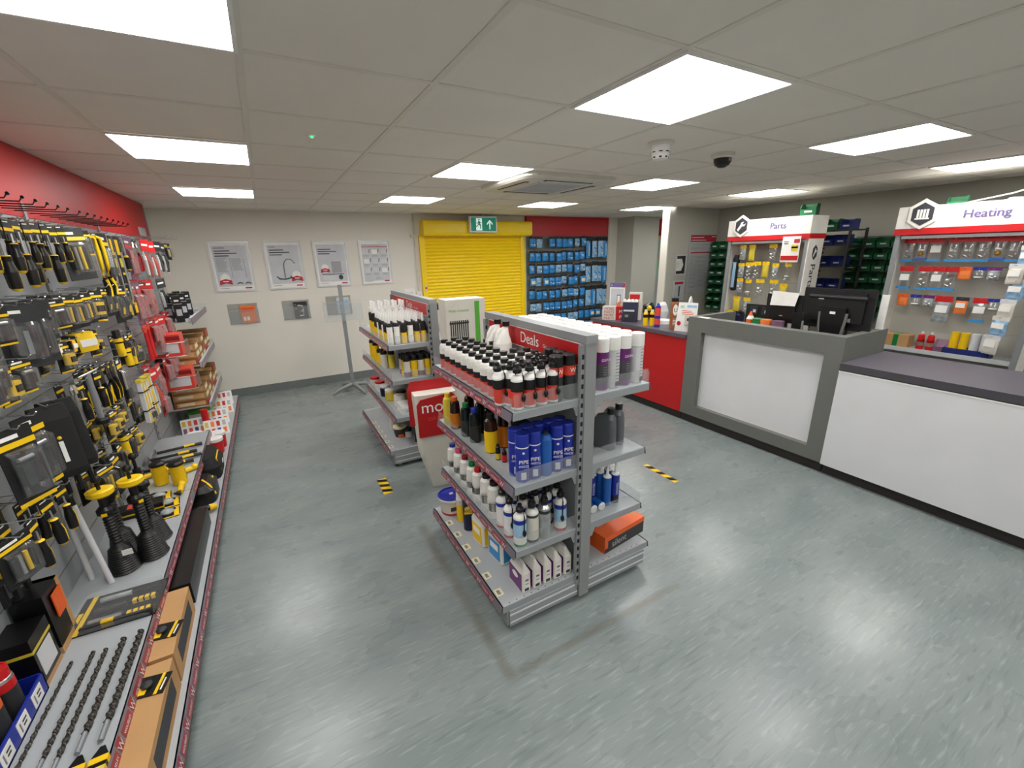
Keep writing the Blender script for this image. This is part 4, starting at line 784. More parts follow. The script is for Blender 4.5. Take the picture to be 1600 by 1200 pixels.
def bay(name, label, y0, y1, head, icon):
    x0 = 5.30; t = thing('display_bay', label, 'display bay')
    MB().box(x0+.30, x0+.32, y0, y1, .1, 1.88, 'wall_grey').build('back_panel', t)
    for s, y in ((1, y1), (-1, y0)):
        b = MB().box(x0, x0+.035, y-.035 if s > 0 else y, y if s > 0 else y+.035, 0, 1.87, 'post_grey')
        b.box(x0+.035, x0+.32, y-.012 if s > 0 else y, y if s > 0 else y+.012, .1, 1.87, 'header_white'); b.build('side_upright', t)
    if head == 'Parts':
        b = MB(); b.box(x0+.0, x0+.30, y0-.012, y0-.001, .5, 1.87, 'header_white')
        for q in range(26): b.box(x0+.30, x0+.335, y0-.014, y0, .55+q*.05, .575+q*.05, 'dark_slot')
        hexa = [(.055*math.sin(a*PI/3), .085*math.cos(a*PI/3)) for a in range(6)]
        b.plate(hexa, (x0+.15, y0-.012, 1.72), *NY, .001, 'ink'); b.plate([(-.035, -.04), (-.022, -.05), (.012, .0), (.03, .005), (.035, .03), (.02, .02), (.01, .03), (.018, .045), (-.005, .04), (-.008, .012)], (x0+.15, y0-.0135, 1.72), *NY, .001, 'paper')
        b.text('Parts', .135, (x0+.11, y0-.0122, 1.60), (0, 0, -1), (1, 0, 0), 'ink', 'L').text('Parts', .135, (x0+.113, y0-.0125, 1.598), (0, 0, -1), (1, 0, 0), 'ink', 'L'); b.build('side_sign', t)
    b = MB(); d = .335
    b.box(x0-.012, x0+d-.012, y0-.012, y1+.012, 1.925, 2.115, 'header_white').box(x0-.0135, x0+d-.011, y0-.0135, y1+.0135, 1.87, 1.925, 'label_red' if 0 else 'red')
    hy = y1-.17; H = [(.115*math.sin(a*PI/3), .13*math.cos(a*PI/3)) for a in range(6)]; H2 = [(p*.76, q*.76) for p, q in H]
    b.plate(H, (x0-.012, hy, 2.045), *NX, .012, 'header_white'); b.plate(H2, (x0-.025, hy, 2.045), *NX, .001, 'ink')
    if icon == 'rad':
        for q in range(4): b.plate([(-.040+q*.022, -.035), (-.024+q*.022, -.035), (-.024+q*.022, .04), (-.040+q*.022, .04)], (x0-.027, hy, 2.045), *NX, .001, 'paper')
        b.plate([(-.05, -.045), (.052, -.045), (.052, -.033), (-.05, -.033)], (x0-.027, hy, 2.045), *NX, .001, 'paper')
    else: b.plate([(-.055, -.04), (-.035, -.06), (.01, .0), (.04, .0), (.055, .03), (.03, .015), (.015, .03), (.03, .052), (-.005, .045), (-.015, .015)], (x0-.027, hy, 2.045), *NX, .001, 'paper')
    [b.text(head, .092, (x0-.0125, (y0+y1)/2-(.08 if icon == 'rad' else .135)+q*.0022, 1.993+abs(q)*.0015), *NX, 'sign_purple', 'C', .003+q*.0003) for q in (-1, 0, 1)]; b.build('header', t)
    b = MB().box(x0+.01, x0+.30, y0+.036, y1-.036, .80, .82, 'shelf_grey').box(x0+.005, x0+.012, y0+.036, y1-.036, .79, .83, 'alu'); b.build('shelf', t)
    MB().box(x0+.02, x0+.05, y0+.036, y1-.036, 1.835, 1.86, 'alu').build('light_bar', t)
    return t
bay('b', 'Parts display bay with white header and wrench emblem', 2.73, 3.70, 'Parts', 'wr')
bay('b', 'Heating display bay with white header and radiator emblem', .95, 1.955, 'Heating', 'rad')
PKY = [pack(.09, .19, 'yellow', 'dull_yellow', None), pack(.10, .20, 'yellow', 'blister', 'fit'), pack(.09, .18, 'yellow', 'clear_grey', 'fit'), pack(.08, .2, 'yellow', 'blister', 'coil')]
for k, (y, zz, q, lb) in enumerate([(3.52, 1.82, 2, 'top left'), (3.40, 1.82, 0, 'top row, second'), (3.14, 1.82, 1, 'top row beside the price card'), (3.515, 1.60, 2, 'middle row, leftmost'), (3.41, 1.61, 1, 'middle row, second from left'), (3.31, 1.62, 1, 'middle row, third from left'), (3.20, 1.62, 0, 'middle row, fourth from left'), (3.08, 1.60, 2, 'middle row, fifth from left'), (2.93, 1.61, 3, 'middle row, rightmost'),
   (3.51, 1.41, 2, 'lower row, leftmost'), (3.39, 1.40, 3, 'lower row, second'), (3.24, 1.41, 1, 'lower row, third'), (3.07, 1.41, 1, 'lower row, fourth'), (2.95, 1.37, 0, 'lower row, rightmost'), (3.52, 1.18, 0, 'bottom left'), (3.38, 1.17, 2, 'bottom row, second')]):
    place('pky%d' % q, PKY[q], (5.36, y, zz), 'yellow topped bagged part in the Parts bay, ' + lb, 'parts pack', 'bagged parts hanging in the Parts bay', (0, 0, R.uniform(-.15, .15)))
t = thing('price_card', 'white price card with red banner hanging in the Parts bay', 'card', (5.285, 2.90, 1.62)); b = MB().box(-.002, 0, -.10, .10, 0, .28, 'paper').box(-.004, -.002, -.095, .095, .02, .07, 'red').box(-.004, -.002, -.08, -.01, .12, .19, 'dull_yellow').box(-.004, -.002, -.08, -.01, .15, .17, 'black').box(-.004, -.002, -.09, -.03, .21, .25, 'ribbon'); b.box(-.0045, -.003, .03, .08, .2, .21, 'ink_grey').box(-.0045, -.003, .03, .08, .22, .23, 'ink_grey'); b.build('card', t)
t = thing('long_black_bag', 'long black padded tool roll hanging at left in the Parts bay', 'tool roll', (5.40, 3.62, 1.25)); MB().loft([(0, .02, .03), (.02, .03, .045), (.4, .03, .045), (.45, .02, .03)], 'black_matt', 12).box(-.032, -.028, -.02, .02, .04, .36, 'pale_blue').build('roll', t)
for k, (y, m) in enumerate(((3.60, 'yellow'), (3.50, 'navy'))):
    b = MB(); b.loft([(0, .06, .05, 0, 0, .5), (.12, .07, .055, 0, 0, .5), (.16, .05, .04)], m if k else 'cream', 12).box(-.06, .06, -.05, .05, .15, .17, m); o = b.build('parts_tub'); o.location = (5.42, y, .82); tag(o, ('cream tub with yellow rim on the Parts bay shelf', 'dark tub on the Parts bay shelf')[k], 'tub')
PKR = [pack(.095, .21, 'red', 'blister', 'fit', low='cyan'), pack(.10, .21, 'red', 'blister', 'lab', low='cyan'), pack(.09, .20, 'red', 'blister', 'brass', low='blue_mid'), pack(.085, .11, 'blue', 'blister', 'coil', hd=.25), pack(.085, .11, 'purple', 'clear_grey', 'fit', hd=.25), pack(.085, .11, 'orange', 'orange_lt', None, .01, .9), pack(.12, .24, 'red', 'clear_grey', 'lab'), pack(.09, .15, 'dark_grey', 'orange_lt', 'lab')]
rowsH = [(1.84, [(1.865, 0), (1.768, 2), (1.668, 1), (1.548, 0), (1.452, 0), (1.358, 0), (1.265, 2), (1.18, 0)], 'top row'), (1.585, [(1.845, 1), (1.71, 0), (1.612, 1), (1.523, 0), (1.435, 5), (1.345, 3), (1.255, 4)], 'second row'), (1.325, [(1.822, 5), (1.725, 3), (1.632, 4), (1.522, 6), (1.40, 7), (1.28, 1), (1.20, 3)], 'third row')]
for zz, lst, rn in rowsH:
    for k, (y, q) in enumerate(lst): place('pkr%d' % q, PKR[q], (5.40, y, zz), '%s fitting bag, Heating bay %s, %s from left' % (('red topped', 'red topped labelled', 'red topped brass', 'blue topped', 'purple topped', 'bright orange', 'large red topped', 'dark topped orange')[q], rn, ORD[k]), 'parts pack', 'bagged fittings hanging in the Heating bay', (0, 0, R.uniform(-.12, .12)))
for k, (y, z_, w_) in enumerate([(1.06, 1.66, .13), (1.10, 1.52, .12), (1.07, 1.40, .12), (1.09, 1.24, .11), (1.10, 1.10, .11), (1.115, .94, .13)]):
    place('valve%d' % (k % 2), pack(w_, .16, 'paper_mid' if k % 2 else 'off_white', 'bag_pale' if k % 3 == 0 else 'off_white', 'lab'), (5.25, y, z_+.1), 'pale valve pack on the right end hooks of the Heating bay, %s from the top' % ORD[k], 'parts pack', 'packs on the right edge of the Heating bay', (0, 0, -.5))
z = .82
t = thing('cardboard_box', 'brown cardboard box with green tape on the Heating bay shelf', 'box', (5.40, 1.79, z)); MB().box(-.07, .07, -.11, .11, 0, .12, 'card_brown').box(-.072, .072, -.03, .01, -.0, .121, 'green').build('box', t)
for k, y in enumerate((1.60, 1.53)):
    place('gl', bottle(.028, .17, 'red', 'white', [(.1, .8, 'red'), (.3, .6, 'off_white')], .3, None, .05), (5.37, y, z), 'small red bottle with white nozzle on the Heating shelf, %s' % ('left', 'right')[k], 'bottle')
t = thing('parts_tray', 'navy plastic tray on the Heating bay shelf holding rolls', 'tray', (5.38, 1.27, z)); b = MB().box(-.07, .07, -.15, .15, 0, .006, 'bin_blue').box(-.07, -.064, -.15, .15, 0, .06, 'bin_blue').box(.064, .07, -.15, .15, 0, .06, 'bin_blue').box(-.07, .07, .144, .15, 0, .06, 'bin_blue').box(-.07, .07, -.15, -.144, 0, .06, 'bin_blue'); b.build('tray', t)
for k, (y, m, lb) in enumerate([(1.375, 'yellow', 'left yellow roll standing in the navy tray'), (1.31, 'yellow', 'right yellow roll standing in the navy tray'), (1.24, 'paper_mid', 'left white roll standing in the navy tray'), (1.175, 'paper_mid', 'right white roll standing in the navy tray')]):
    place('roll'+m, lambda m=m: MB().lathe([(.030, 0), (.030, .19), (.012, .19), (.012, .18), (.001, .18)], m, 16).build('roll'), (5.38, y, z+.007), lb, 'roll', None)
b = MB(); b.loft([(0, .05, .06, 0, 0, .6), (.05, .055, .06, 0, 0, .7), (.11, .03, .05, 0, 0, .8)], 'mauve', 10, False); o = b.build('fabric_pouch'); o.location = (5.40, 1.45, z); tag(o, 'mauve and green pouch between red bottles and navy tray', 'pouch')
# ---------------------------------------------------------------- storage bins behind
def bin_(m):
    def fn():
        b = MB(); w_, d_, h_ = .062, .16, .11
        b.box(-d_, 0, -w_, w_, 0, .004, m).box(-.004, 0, -w_, w_, 0, h_, m)
        for s in (-1, 1): b.plate([(0, 0), (d_*.98, 0), (d_*1.1, .07), (d_*.7, h_), (0, h_)], (0, s*(w_-.002), 0), (-1, 0, 0), (0, 0, 1), .004, m)
        b.box(-d_*1.04, -d_*.98, -w_, w_, 0, .06, m); o = b.build('storage_bin'); MB().box(-d_*1.05, -d_*1.03, -.03, .03, .03, .045, 'paper_mid').build('label_strip', o); return o
    return fn
def plate_rack(y0, y1, z0, z1, x, lb):
    b = MB().box(x-.012, x, y0, y1, z0, z1, 'wall_dark')
    for q in range(int((z1-z0)/.035)): b.box(x-.018, x-.012, y0, y1, z0+q*.035, z0+.012+q*.035, 'frame_grey')
    o = b.build('louvred_panel'); tag(o, lb, 'wall panel')
plate_rack(2.02, 2.76, 1.0, 1.92, X1-.001, 'grey louvred wall panel carrying green bins between the two bays')
plate_rack(4.30, 4.69, .7, 1.92, X1-.001, 'grey louvred wall panel carrying green bins beside the partition')
for r_ in range(7):
    for c in range(5): place('gbin', bin_('bin_green'), (X1-.025, 2.69-c*.14, 1.76-r_*.134), 'dark green storage bin between the bays, %s from left, %s row down' % (ORD[c], ORD[r_]), 'storage bin', 'green bins on the right wall panels')
for r_ in range(8):
    for c in range(2): place('gbin', bin_('bin_green'), (X1-.025, 4.60-c*.14, 1.78-r_*.134), 'dark green storage bin beside the partition, %s from left, %s row down' % (ORD[c], ORD[r_]), 'storage bin', 'green bins on the right wall panels')
t = thing('bin_rack', 'dark metal storage rack of blue bins behind the Parts bay', 'rack')
for y in (2.56, 3.5):
    for x in (5.80, 6.18): MB().box(x-.012, x+.012, y-.012, y+.012, 0, 1.98, 'dark_grey').build('upright', t)
for z_ in (1.30, 1.56, 1.80, 1.965): MB().box(5.79, 6.19, 2.55, 3.51, z_-.012, z_, 'dark_grey').build('shelf', t)
for r_, z_ in enumerate((1.30, 1.56, 1.80)):
    for c in range(3): place('bbin', bin_('bin_blue'), (6.0, 2.66+c*.14, z_), 'navy storage bin in the dark rack, %s from the right, %s level' % (ORD[c], ('lowest', 'middle', 'top')[r_]), 'storage bin', 'navy bins in the dark rack')
place('bbin', bin_('bin_blue'), (6.0, 2.63, 1.965), 'navy storage bin on top of the dark rack', 'storage bin'); place('gbin', bin_('bin_green'), (6.0, 2.80, 1.965), 'green storage bin on top of the dark rack', 'storage bin', None, (0, 0, .1), 1.1)
place('gbin', bin_('bin_green'), (5.60, 2.90, 2.115), 'green storage bin standing on the Parts bay header', 'storage bin', None, (0, 0, .3), 1.2)
place('gbin', bin_('bin_green'), (5.62, 1.66, 2.08), 'green storage bin peeking over the Heating bay header', 'storage bin', None, (0, 0, .2), 1.0)
b = MB(); b.tube([(0, .3, 0.008), (0, 0, .06), (0, -.35, .18)], .006, 'paper_grey', 6); b.loft([(0, .06, .12, 0, -.2, .8), (.03, .04, .09, 0, -.2, .8), (.05, .02, .03, 0, -.24, 1)], 'pink', 8, False); b.loft([(0, .05, .06, 0, -.02, .8), (.025, .03, .04, 0, -.02, 1)], 'paper_grey', 8, False); b.box(-.03, .03, -.35, -.22, .15, .175, 'pale_blue'); o = b.build('loose_packaging'); o.location = (5.5, 1.30, 2.115); tag(o, 'pink and clear loose packaging lying on the Heating bay header', 'packaging')
# ---------------------------------------------------------------- partition and far corner
t = thing('information_poster', 'tall grey information poster with red heading on the partition wall', 'poster', (6.12, 4.714, 1.12)); b = MB().box(-.31, .31, -.012, 0, 0, .87, 'paper_grey').box(-.30, .30, -.014, -.012, .77, .87, 'ribbon').box(-.28, .0, -.015, -.014, .83, .84, 'paper').box(.18, .28, -.015, -.014, .84, .85, 'paper').box(-.28, .05, -.015, -.014, .79, .80, 'paper').box(-.28, .28, -.014, -.012, .60, .62, 'ribbon'); lines(b, -.28, .74, .5, 6, .018, .005, 'ink_grey', -.012); lines(b, -.28, .57, .5, 26, .02, .005, 'ink_grey', -.012); b.build('board', t)
for k, (z_, h_, lb) in enumerate([(1.40, .31, 'small framed black and white hexagon notice on the partition wall'), (1.01, .31, 'small framed notice with red top and floor photo on partition wall')]):
    t = frame_board(.24, h_, 'framed_notice', lb, 'notice', (5.645, 4.714, z_), .012); b = MB().box(-.1, .1, -.006, 0, .02, h_-.02, 'dark_grey' if k == 0 else 'poster_grey')
    if k == 0: b.plate([(-.1, -.09), (.02, -.09), (.06, 0), (.02, .09), (-.1, .09)], (0, -.006, .155), *NY, .001, 'paper'); lines(b, -.08, .20, .04, 5, .02, y=-.0072)
    else: b.box(-.1, .1, -.0075, -.006, h_-.06, h_-.02, 'ribbon').box(0, .03, -.0075, -.006, .06, .22, 'ink')
    b.build('print', t)
t = thing('far_display_panel', 'far wall display panel with red top and pale green sheets', 'display panel', (7.35, Y1, 0))
MB().box(-.5, .6, -.02, 0, .2, 2.05, 'paper_grey').build('panel', t); MB().box(-.5, .6, -.025, 0, 2.06, CH-.002, 'red_panel').build('header', t)
for k in range(3): MB().box(-.35+k*.3, -.1+k*.3, -.03, -.02, 1.25, 1.62, 'mint').box(-.35+k*.3, -.1+k*.3, -.032, -.02, 1.60, 1.68, 'yellow').build('sheet', t); MB().box(-.35+k*.3, -.1+k*.3, -.03, -.02, 1.70, 1.98, 'mint').box(-.35+k*.3, -.1+k*.3, -.032, -.02, 1.97, 2.04, 'yellow').build('sheet', t)
# ---------------------------------------------------------------- blue plumbing wall
t = thing('plumbing_display', 'grey pegboard display with dark red header full of blue packs', 'display panel', (4.92, Y1, 0))
MB().box(-.90, .92, -.035, -.001, .1, 2.06, 'frame_grey').build('pegboard', t); MB().box(-.90, .92, -.06, -.001, 2.06, CH-.002, 'red_panel').build('header', t); MB().box(.93, .965, -.05, -.001, 0, CH-.002, 'off_white').build('upright', t)
def bpack(w, h, art, body='bag_blue'):
    def fn():
        b = MB().box(-w/2, w/2, -.004, .004, -h*.2, 0, 'black_matt'); o = b.build('plumbing_pack'); c = MB()
        c.loft([(-h, w*.5, .003), (-h*.88, w*.5, .014), (-h*.5, w*.49, .018), (-h*.2, w*.5, .004)], body, 8, True)
        if art == 1: c.sphere((-w*.15, -.014, -h*.75), w*.15, 'pale_blue', 8, 5, .6); c.cyl((-w*.1, -.016, -h*.5), (w*.28, -.016, -h*.6), w*.09, 'bag_blue'); c.sphere((w*.2, -.014, -h*.8), w*.12, 'paper', 8, 5)
        if art == 2: c.lathe([(w*.2, 0), (w*.3, .01), (w*.2, .02)], 'paper', 10) if 0 else c.sphere((0, -.016, -h*.6), w*.24, 'pale_blue', 8, 5)
        if art == 3: c.box(-w*.3, w*.3, -.022, -.018, -h*.8, -h*.45, 'cream')
        if art == 4: c.cyl((0, -.018, -h*.9), (0, -.018, -h*.3), w*.14, 'pale_blue')
        c.build('bag', o); MB().cyl((0, -.02, -.012), (0, .14, -.008), .003, 'silver', n=5).build('hook', o); return o
    return fn
BP = [bpack(.125, .17, 0), bpack(.13, .17, 1), bpack(.12, .18, 2, 'bag_pale'), bpack(.12, .16, 1, 'bag_pale'), bpack(.12, .16, 3), bpack(.12, .38, 4), bpack(.13, .36, 1, 'bag_pale'), bpack(.12, .17, 2)]
zr = [2.045, 1.81, 1.595, 1.385, 1.16, .945, .73, .52]; n_ = 0
for r_, zz in enumerate(zr):
    for c in range(13):
        x = 4.09+c*.137+(R.uniform(-.008, .008)); long_ = c >= 9 and r_ in (0, 2, 4)
        if c >= 9 and r_ in (1, 3, 5): continue
        if r_ == 0 and c in (2,) : continue
        q = R.choice([5, 6]) if long_ else R.choice([0, 0, 1, 2, 3, 4 if r_ in (3, 6) else 0, 7])
        place('bp%d' % q, BP[q], (x, Y1-.10-R.uniform(0, .05), zz+R.uniform(-.01, .01)), '%s plumbing pack on the back pegboard, %s row down, %s from the left' % (('blue', 'blue fitting', 'clear ring', 'clear fitting', 'tagged blue', 'long blue', 'long clear', 'blue ring')[q], ORD[r_], ORD[c]), 'plumbing pack', 'blue plumbing packs on the back wall', (0, 0, R.uniform(-.15, .15)))
# ---------------------------------------------------------------- tool wall on the left
WX = -1.03; MZ = .335; BZ = .15
bays = [(-.30, .90), (.90, 2.10), (2.10, 3.27), (3.27, 4.44), (4.44, 6.20)]
bn = ['behind the viewer', 'nearest in view', 'second from the viewer', 'third from the viewer', 'at the far end by the back wall']
for (y0, y1), nm in zip(bays, bn):
    far = y0 > 4.4
    t = thing('wall_shelving_bay', 'tool wall bay with pegboard and red header, ' + nm, 'shelving')
    b = MB().box(X0+.002, WX, y0, y1, .05, 2.03, 'shelf_grey')
    for q in range(12): b.box(WX, WX+.002, y0, y1, .30+q*.15, .304+q*.15, 'frame_grey')
    b.build('pegboard', t)
    b = MB().box(X0+.002, WX+.005, y0, y1, 2.03, CH-.004, 'red_panel')
    if far: b.box(WX+.005, WX+.007, y1-.45, y1-.15, 2.05, 2.13, 'paper_grey')
    b.build('header', t)
    b = MB().box(WX-.01, WX+.012, y1-.02, y1+.01, 0, 2.1 if not far else CH-.01, 'post_grey')
    for q in range(30): b.box(WX+.012, WX+.0135, y1-.010, y1+.0, .2+q*.06, .225+q*.06, 'dark_slot')
    b.build('upright', t)
    b = MB().box(WX, -.545, y0, y1, BZ-.005, BZ, 'shelf_top').box(-.549, -.545, y0, y1, .10, BZ, 'shelf_grey').box(WX, -.56, y0+.01, y1-.01, .0, BZ-.03, 'frame_grey'); sh = b.build('base_shelf', t); strip_part(sh, -.545, y0, y1, BZ+.002, 1, .046)
    if not far:
        b = MB().box(WX, -.665, y0+.003, y1-.003, MZ-.006, MZ, 'shelf_top').box(-.669, -.665, y0+.003, y1-.003, MZ-.035, MZ, 'shelf_grey')
        for yy in (y0+.004, y1-.007): b.plate([(0, -.10), (.03, -.10), (.34, -.03), (.34, -.004), (0, -.004)], (WX, yy, MZ), (1, 0, 0), (0, 0, 1), .003, 'shelf_grey')
        sh = b.build('middle_shelf', t); strip_part(sh, -.665, y0+.003, y1-.003, MZ+.004, 1, .046)
    else:
        for k, z_ in enumerate((1.25, .83, .40+.02)):
            b = MB().box(WX, -.67, 4.95, y1-.05, z_-.006, z_, 'shelf_top').box(-.672, -.668, 4.95, y1-.05, z_-.03, z_+.03, 'mauve' if 0 else 'strip_grey').box(WX, -.67, y1-.055, y1-.05, z_, z_+.07, 'clear').box(-.69, -.672, 4.95, y1-.05, z_-.02, z_+.035, 'paper_grey'); b.build('shelf', t)
    if y0 < 4: 
        for q in range(9 if y0 > 2 else 0):
            yy = y0+.07+q*.125
            MB().tube([(WX, yy, 2.055), (WX+.19, yy, 2.05), (WX+.20, yy, 2.065)], .003, 'steel_dark', 5).sphere((WX+.203, yy, 2.067), .007, 'black', 6, 4).build('peg_hook', t)
    else:
        for q in range(3): MB().tube([(WX, 5.2+q*.3, 2.02), (WX+.28, 5.2+q*.3, 2.01), (WX+.30, 5.2+q*.3, 2.03)], .003, 'silver', 5).build('peg_hook', t)
def hk(o, x=.0): MB().tube([(-.15-x, 0, .004), (.03, 0, 0), (.042, 0, .012)], .0025, 'silver', 5).build('peg_hook', o); return o
def card(b, w, h, z=0, x=0, top=.3, ym=False):
    b.box(x-.002, x+.002, -w/2, w/2, z-h, z, 'black_matt').box(x+.002, x+.003, -w/2, w/2, z-h*top, z-h*top+.012, 'yellow').box(x+.002, x+.003, -w*.42, w*.1, z-h*.12, z-h*.07, 'paper')
def screwdriver(L=.20, hl=.11, r=.017, lead='black'):
    def fn():
        b = MB(); card(b, .055, .075, 0, 0, .55); b.box(-.004, .004, -.02, .02, -.075, -.055, 'black'); b.cyl((.004, 0, -.05), (.004, 0, -L+hl), .0038, 'silver'); o = b.build('screwdriver')
        h = MB(); h.M = T(.004, 0, 0); z0 = -(L-hl)
        h.lathe([(r*.55, z0+.004), (r*.8, z0), (r*.7, z0-hl*.15), (r, z0-hl*.45), (r*.95, z0-hl*.8), (r*.9, z0-hl*.92), (r*.5, z0-hl)], ['yellow', lead, lead, lead, lead, 'yellow'], 10)
        h.tube([(r*.35, r*.5, z0-hl*.25), (r*.5, r*.78, z0-hl*.5), (r*.4, r*.7, z0-hl*.9)], r*.30, 'yellow', 6); h.build('handle', o); return hk(o)
    return fn
def pliers(m1='yellow', m2='black', L=.22, jaw='steel_dark'):
    def fn():
        b = MB(); card(b, .07, .06, .0, -.008, .6); b.loft([(-L*.42, .007, .016), (-L*.25, .008, .018), (-L*.08, .005, .008)], jaw, 8); o = b.build('pliers')
        for s in (-1, 1): MB().tube([(0, s*.006, -L*.4), (0, s*.018, -L*.55), (0, s*.026, -L*.75), (0, s*.020, -L)], [.008, .010, .011, .008], m2 if s < 0 else m2, 8).tube([(.004, s*.020, -L*.55), (.004, s*.029, -L*.75), (.004, s*.023, -L*.97)], [.006, .008, .006], m1, 6).build('handle', o)
        return hk(o)
    return fn
def blister(w, h, art, cm='black_matt', band='yellow', th=.04, body='blister'):
    def fn():
        b = MB().box(-.002, .002, -w/2, w/2, -h, 0, cm).box(.002, .0032, -w/2, w/2, -h*.24, -h*.17, band).box(.002, .0032, -w*.42, w*.12, -h*.13, -h*.08, 'paper').box(.002, .0032, -w/2, w/2, -h, -h*.95, band if art in ('tape', 'saw', 'x') else cm)
        o = b.build('blister_pack'); c = MB(); q = h*.62
        c.M = T(.0, 0, -h*.58); c.loft([(-q/2, .004, w*.40, .005), (-q*.42, th/2, w*.40, th/2), (q*.42, th/2, w*.40, th/2), (q/2, .004, w*.40, .005)], body, 12, True); c.build('blister', o)
        d = MB(); zc = -h*.58
        if art == 'saw': d.box(.006, th*.7, -w*.3, w*.3, zc-q*.45, zc-q*.15, 'black').box(.008, .012, -w*.2, w*.2, zc-q*.15, zc+q*.45, 'silver')
        elif art == 'tape': d.loft([(zc-w*.3, th*.4, w*.3, th*.5, 0, .6), (zc+w*.3, th*.4, w*.3, th*.5, 0, .6)], 'yellow', 12).box(th*.85, th*.95, -w*.2, w*.2, zc-w*.15, zc+w*.15, 'black')
        elif art == 'oval': d.loft([(zc-q*.45, .01, w*.15, .018), (zc-q*.2, .012, w*.32, .018), (zc+q*.25, .012, w*.3, .018), (zc+q*.42, .01, w*.14, .018)], 'dark_grey', 12); d.box(.030, .034, -w*.06, w*.06, zc-q*.3, zc+q*.3, 'ink_grey')
        elif art == 'knife': d.tube([(.015, 0, zc-q*.42), (.018, w*.05, zc), (.015, 0, zc+q*.42)], [w*.12, w*.15, w*.09], 'black', 8).tube([(.026, 0, zc-q*.3), (.030, w*.05, zc)], w*.07, 'yellow', 6)
        elif art == 'bits':
            for q_ in range(4): d.cyl((.015, -w*.28+q_*w*.18, zc-q*.35), (.015, -w*.28+q_*w*.18, zc+q*.35), w*.05, ('black', 'silver', 'yellow', 'steel_dark')[q_])
        elif art == 'knob': d.sphere((.022, 0, zc+q*.22), w*.18, 'black', 10, 6); d.cyl((.018, 0, zc-q*.35), (.018, 0, zc+q*.2), w*.10, 'black'); d.sphere((.02, 0, zc-q*.3), w*.15, 'black', 8, 5)
        elif art == 'redtool': d.tube([(.015, -w*.1, zc+q*.4), (.018, w*.05, zc+q*.1), (.016, -w*.05, zc-q*.1), (.015, w*.1, zc-q*.42)], [w*.07, w*.11, w*.10, w*.06], 'label_red', 8).box(.01, .02, -w*.25, -w*.12, zc-q*.4, zc+q*.1, 'silver')
        else: d.box(.006, th*.6, -w*.25, w*.25, zc-q*.25, zc+q*.2, 'dark_grey').cyl((.015, -w*.2, zc+q*.3), (.015, w*.2, zc+q*.3), w*.07, 'silver')
        d.build('contents', o); return hk(o)
    return fn
def redbag(w, h, alt=0):
    def fn():
        b = MB().box(-.002, .002, -w/2, w/2, -h*.28, 0, 'red' if alt != 2 else 'dark_grey').box(.002, .003, -w*.4, w*.3, -h*.16, -h*.11, 'paper'); o = b.build('bagged_tool')
        c = MB(); c.loft([(-h, .002, w*.46), (-h*.85, .018, w*.5), (-h*.5, .024, w*.47), (-h*.28, .004, w*.5)], 'clear_red' if alt == 0 else 'blister', 10); c.build('bag', o)
        d = MB(); d.tube([(.0, -w*.15, -h*.35), (.01, w*.05, -h*.6), (.0, w*.2, -h*.9)], [w*.10, w*.13, w*.08], 'red' if alt == 0 else 'label_red' if alt == 1 else 'black', 7); d.box(-.006, .006, -w*.3, -w*.1, -h*.85, -h*.4, 'white' if alt else 'silver'); d.build('contents', o); return hk(o)
    return fn
def hacksaw():
    b = MB(); card(b, .06, .10); b.tube([(.01, -.02, -.02), (.012, .02, -.03), (.012, .03, -.10), (.012, .02, -.2), (.012, -.01, -.25)], .010, 'orange_lt' if 0 else 'yellow', 8); b.box(.008, .011, -.04, -.03, -.26, -.03, 'silver'); o = b.build('hacksaw')
    MB().tube([(.012, .0, -.24), (.012, .02, -.30), (.012, .01, -.37)], [.013, .017, .013], 'black', 8).tube([(.02, .0, -.26), (.022, .02, -.31), (.02, .01, -.36)], .009, 'yellow', 6).build('handle', o); return hk(o)
def longsaw():
    b = MB().box(-.002, .002, -.04, .04, -.52, 0, 'black_matt').box(.002, .004, -.038, .0, -.12, -.02, 'yellow').box(.002, .003, -.03, .03, -.25, -.235, 'yellow').box(.003, .006, .0, .025, -.42, -.10, 'silver').box(.0, .004, -.03, .01, -.20, -.14, 'dull_yellow'); o = b.build('hand_saw')
    MB().loft([(-.53, .01, .02), (-.5, .014, .03), (-.42, .012, .022)], 'black', 8).box(.012, .016, -.015, .015, -.51, -.44, 'yellow').build('handle', o); return hk(o)
def chisel():
    b = MB().box(-.003, .003, -.012, .012, -.13, 0, 'silver'); o = b.build('chisel'); MB().lathe([(.010, -.125), (.016, -.14), (.015, -.22), (.01, -.23)], ['yellow', 'black', 'yellow'], 10).build('handle', o); return hk(o)
def tape_measure(s=1.):
    def fn():
        o = MB().loft([(-.07*s, .028*s, .036*s, 0, 0, .5), (-.035*s, .03*s, .040*s, 0, 0, .45), (0, .028*s, .034*s, 0, 0, .5)], 'yellow', 16).box(-.031*s, .031*s, -.043*s, -.028*s, -.066*s, -.004*s, 'black').box(.029*s, .032*s, -.02*s, .03*s, -.05*s, -.025*s, 'paper').build('tape_measure')
        MB().box(-.012*s, .012*s, .03*s, .048*s, -.074*s, -.060*s, 'black').box(-.008*s, .008*s, .045*s, .049*s, -.088*s, -.066*s, 'silver').build('hook_end', o); return hk(o)
    return fn
def adj_wrench():
    b = MB().loft([(-.20, .005, .012), (-.05, .005, .010), (-.045, .009, .03), (-.02, .009, .035), (0, .006, .02)], 'chrome', 10); o = b.build('adjustable_wrench'); MB().box(-.011, .011, .005, .03, -.0, .02, 'chrome').build('jaw', o); return hk(o)
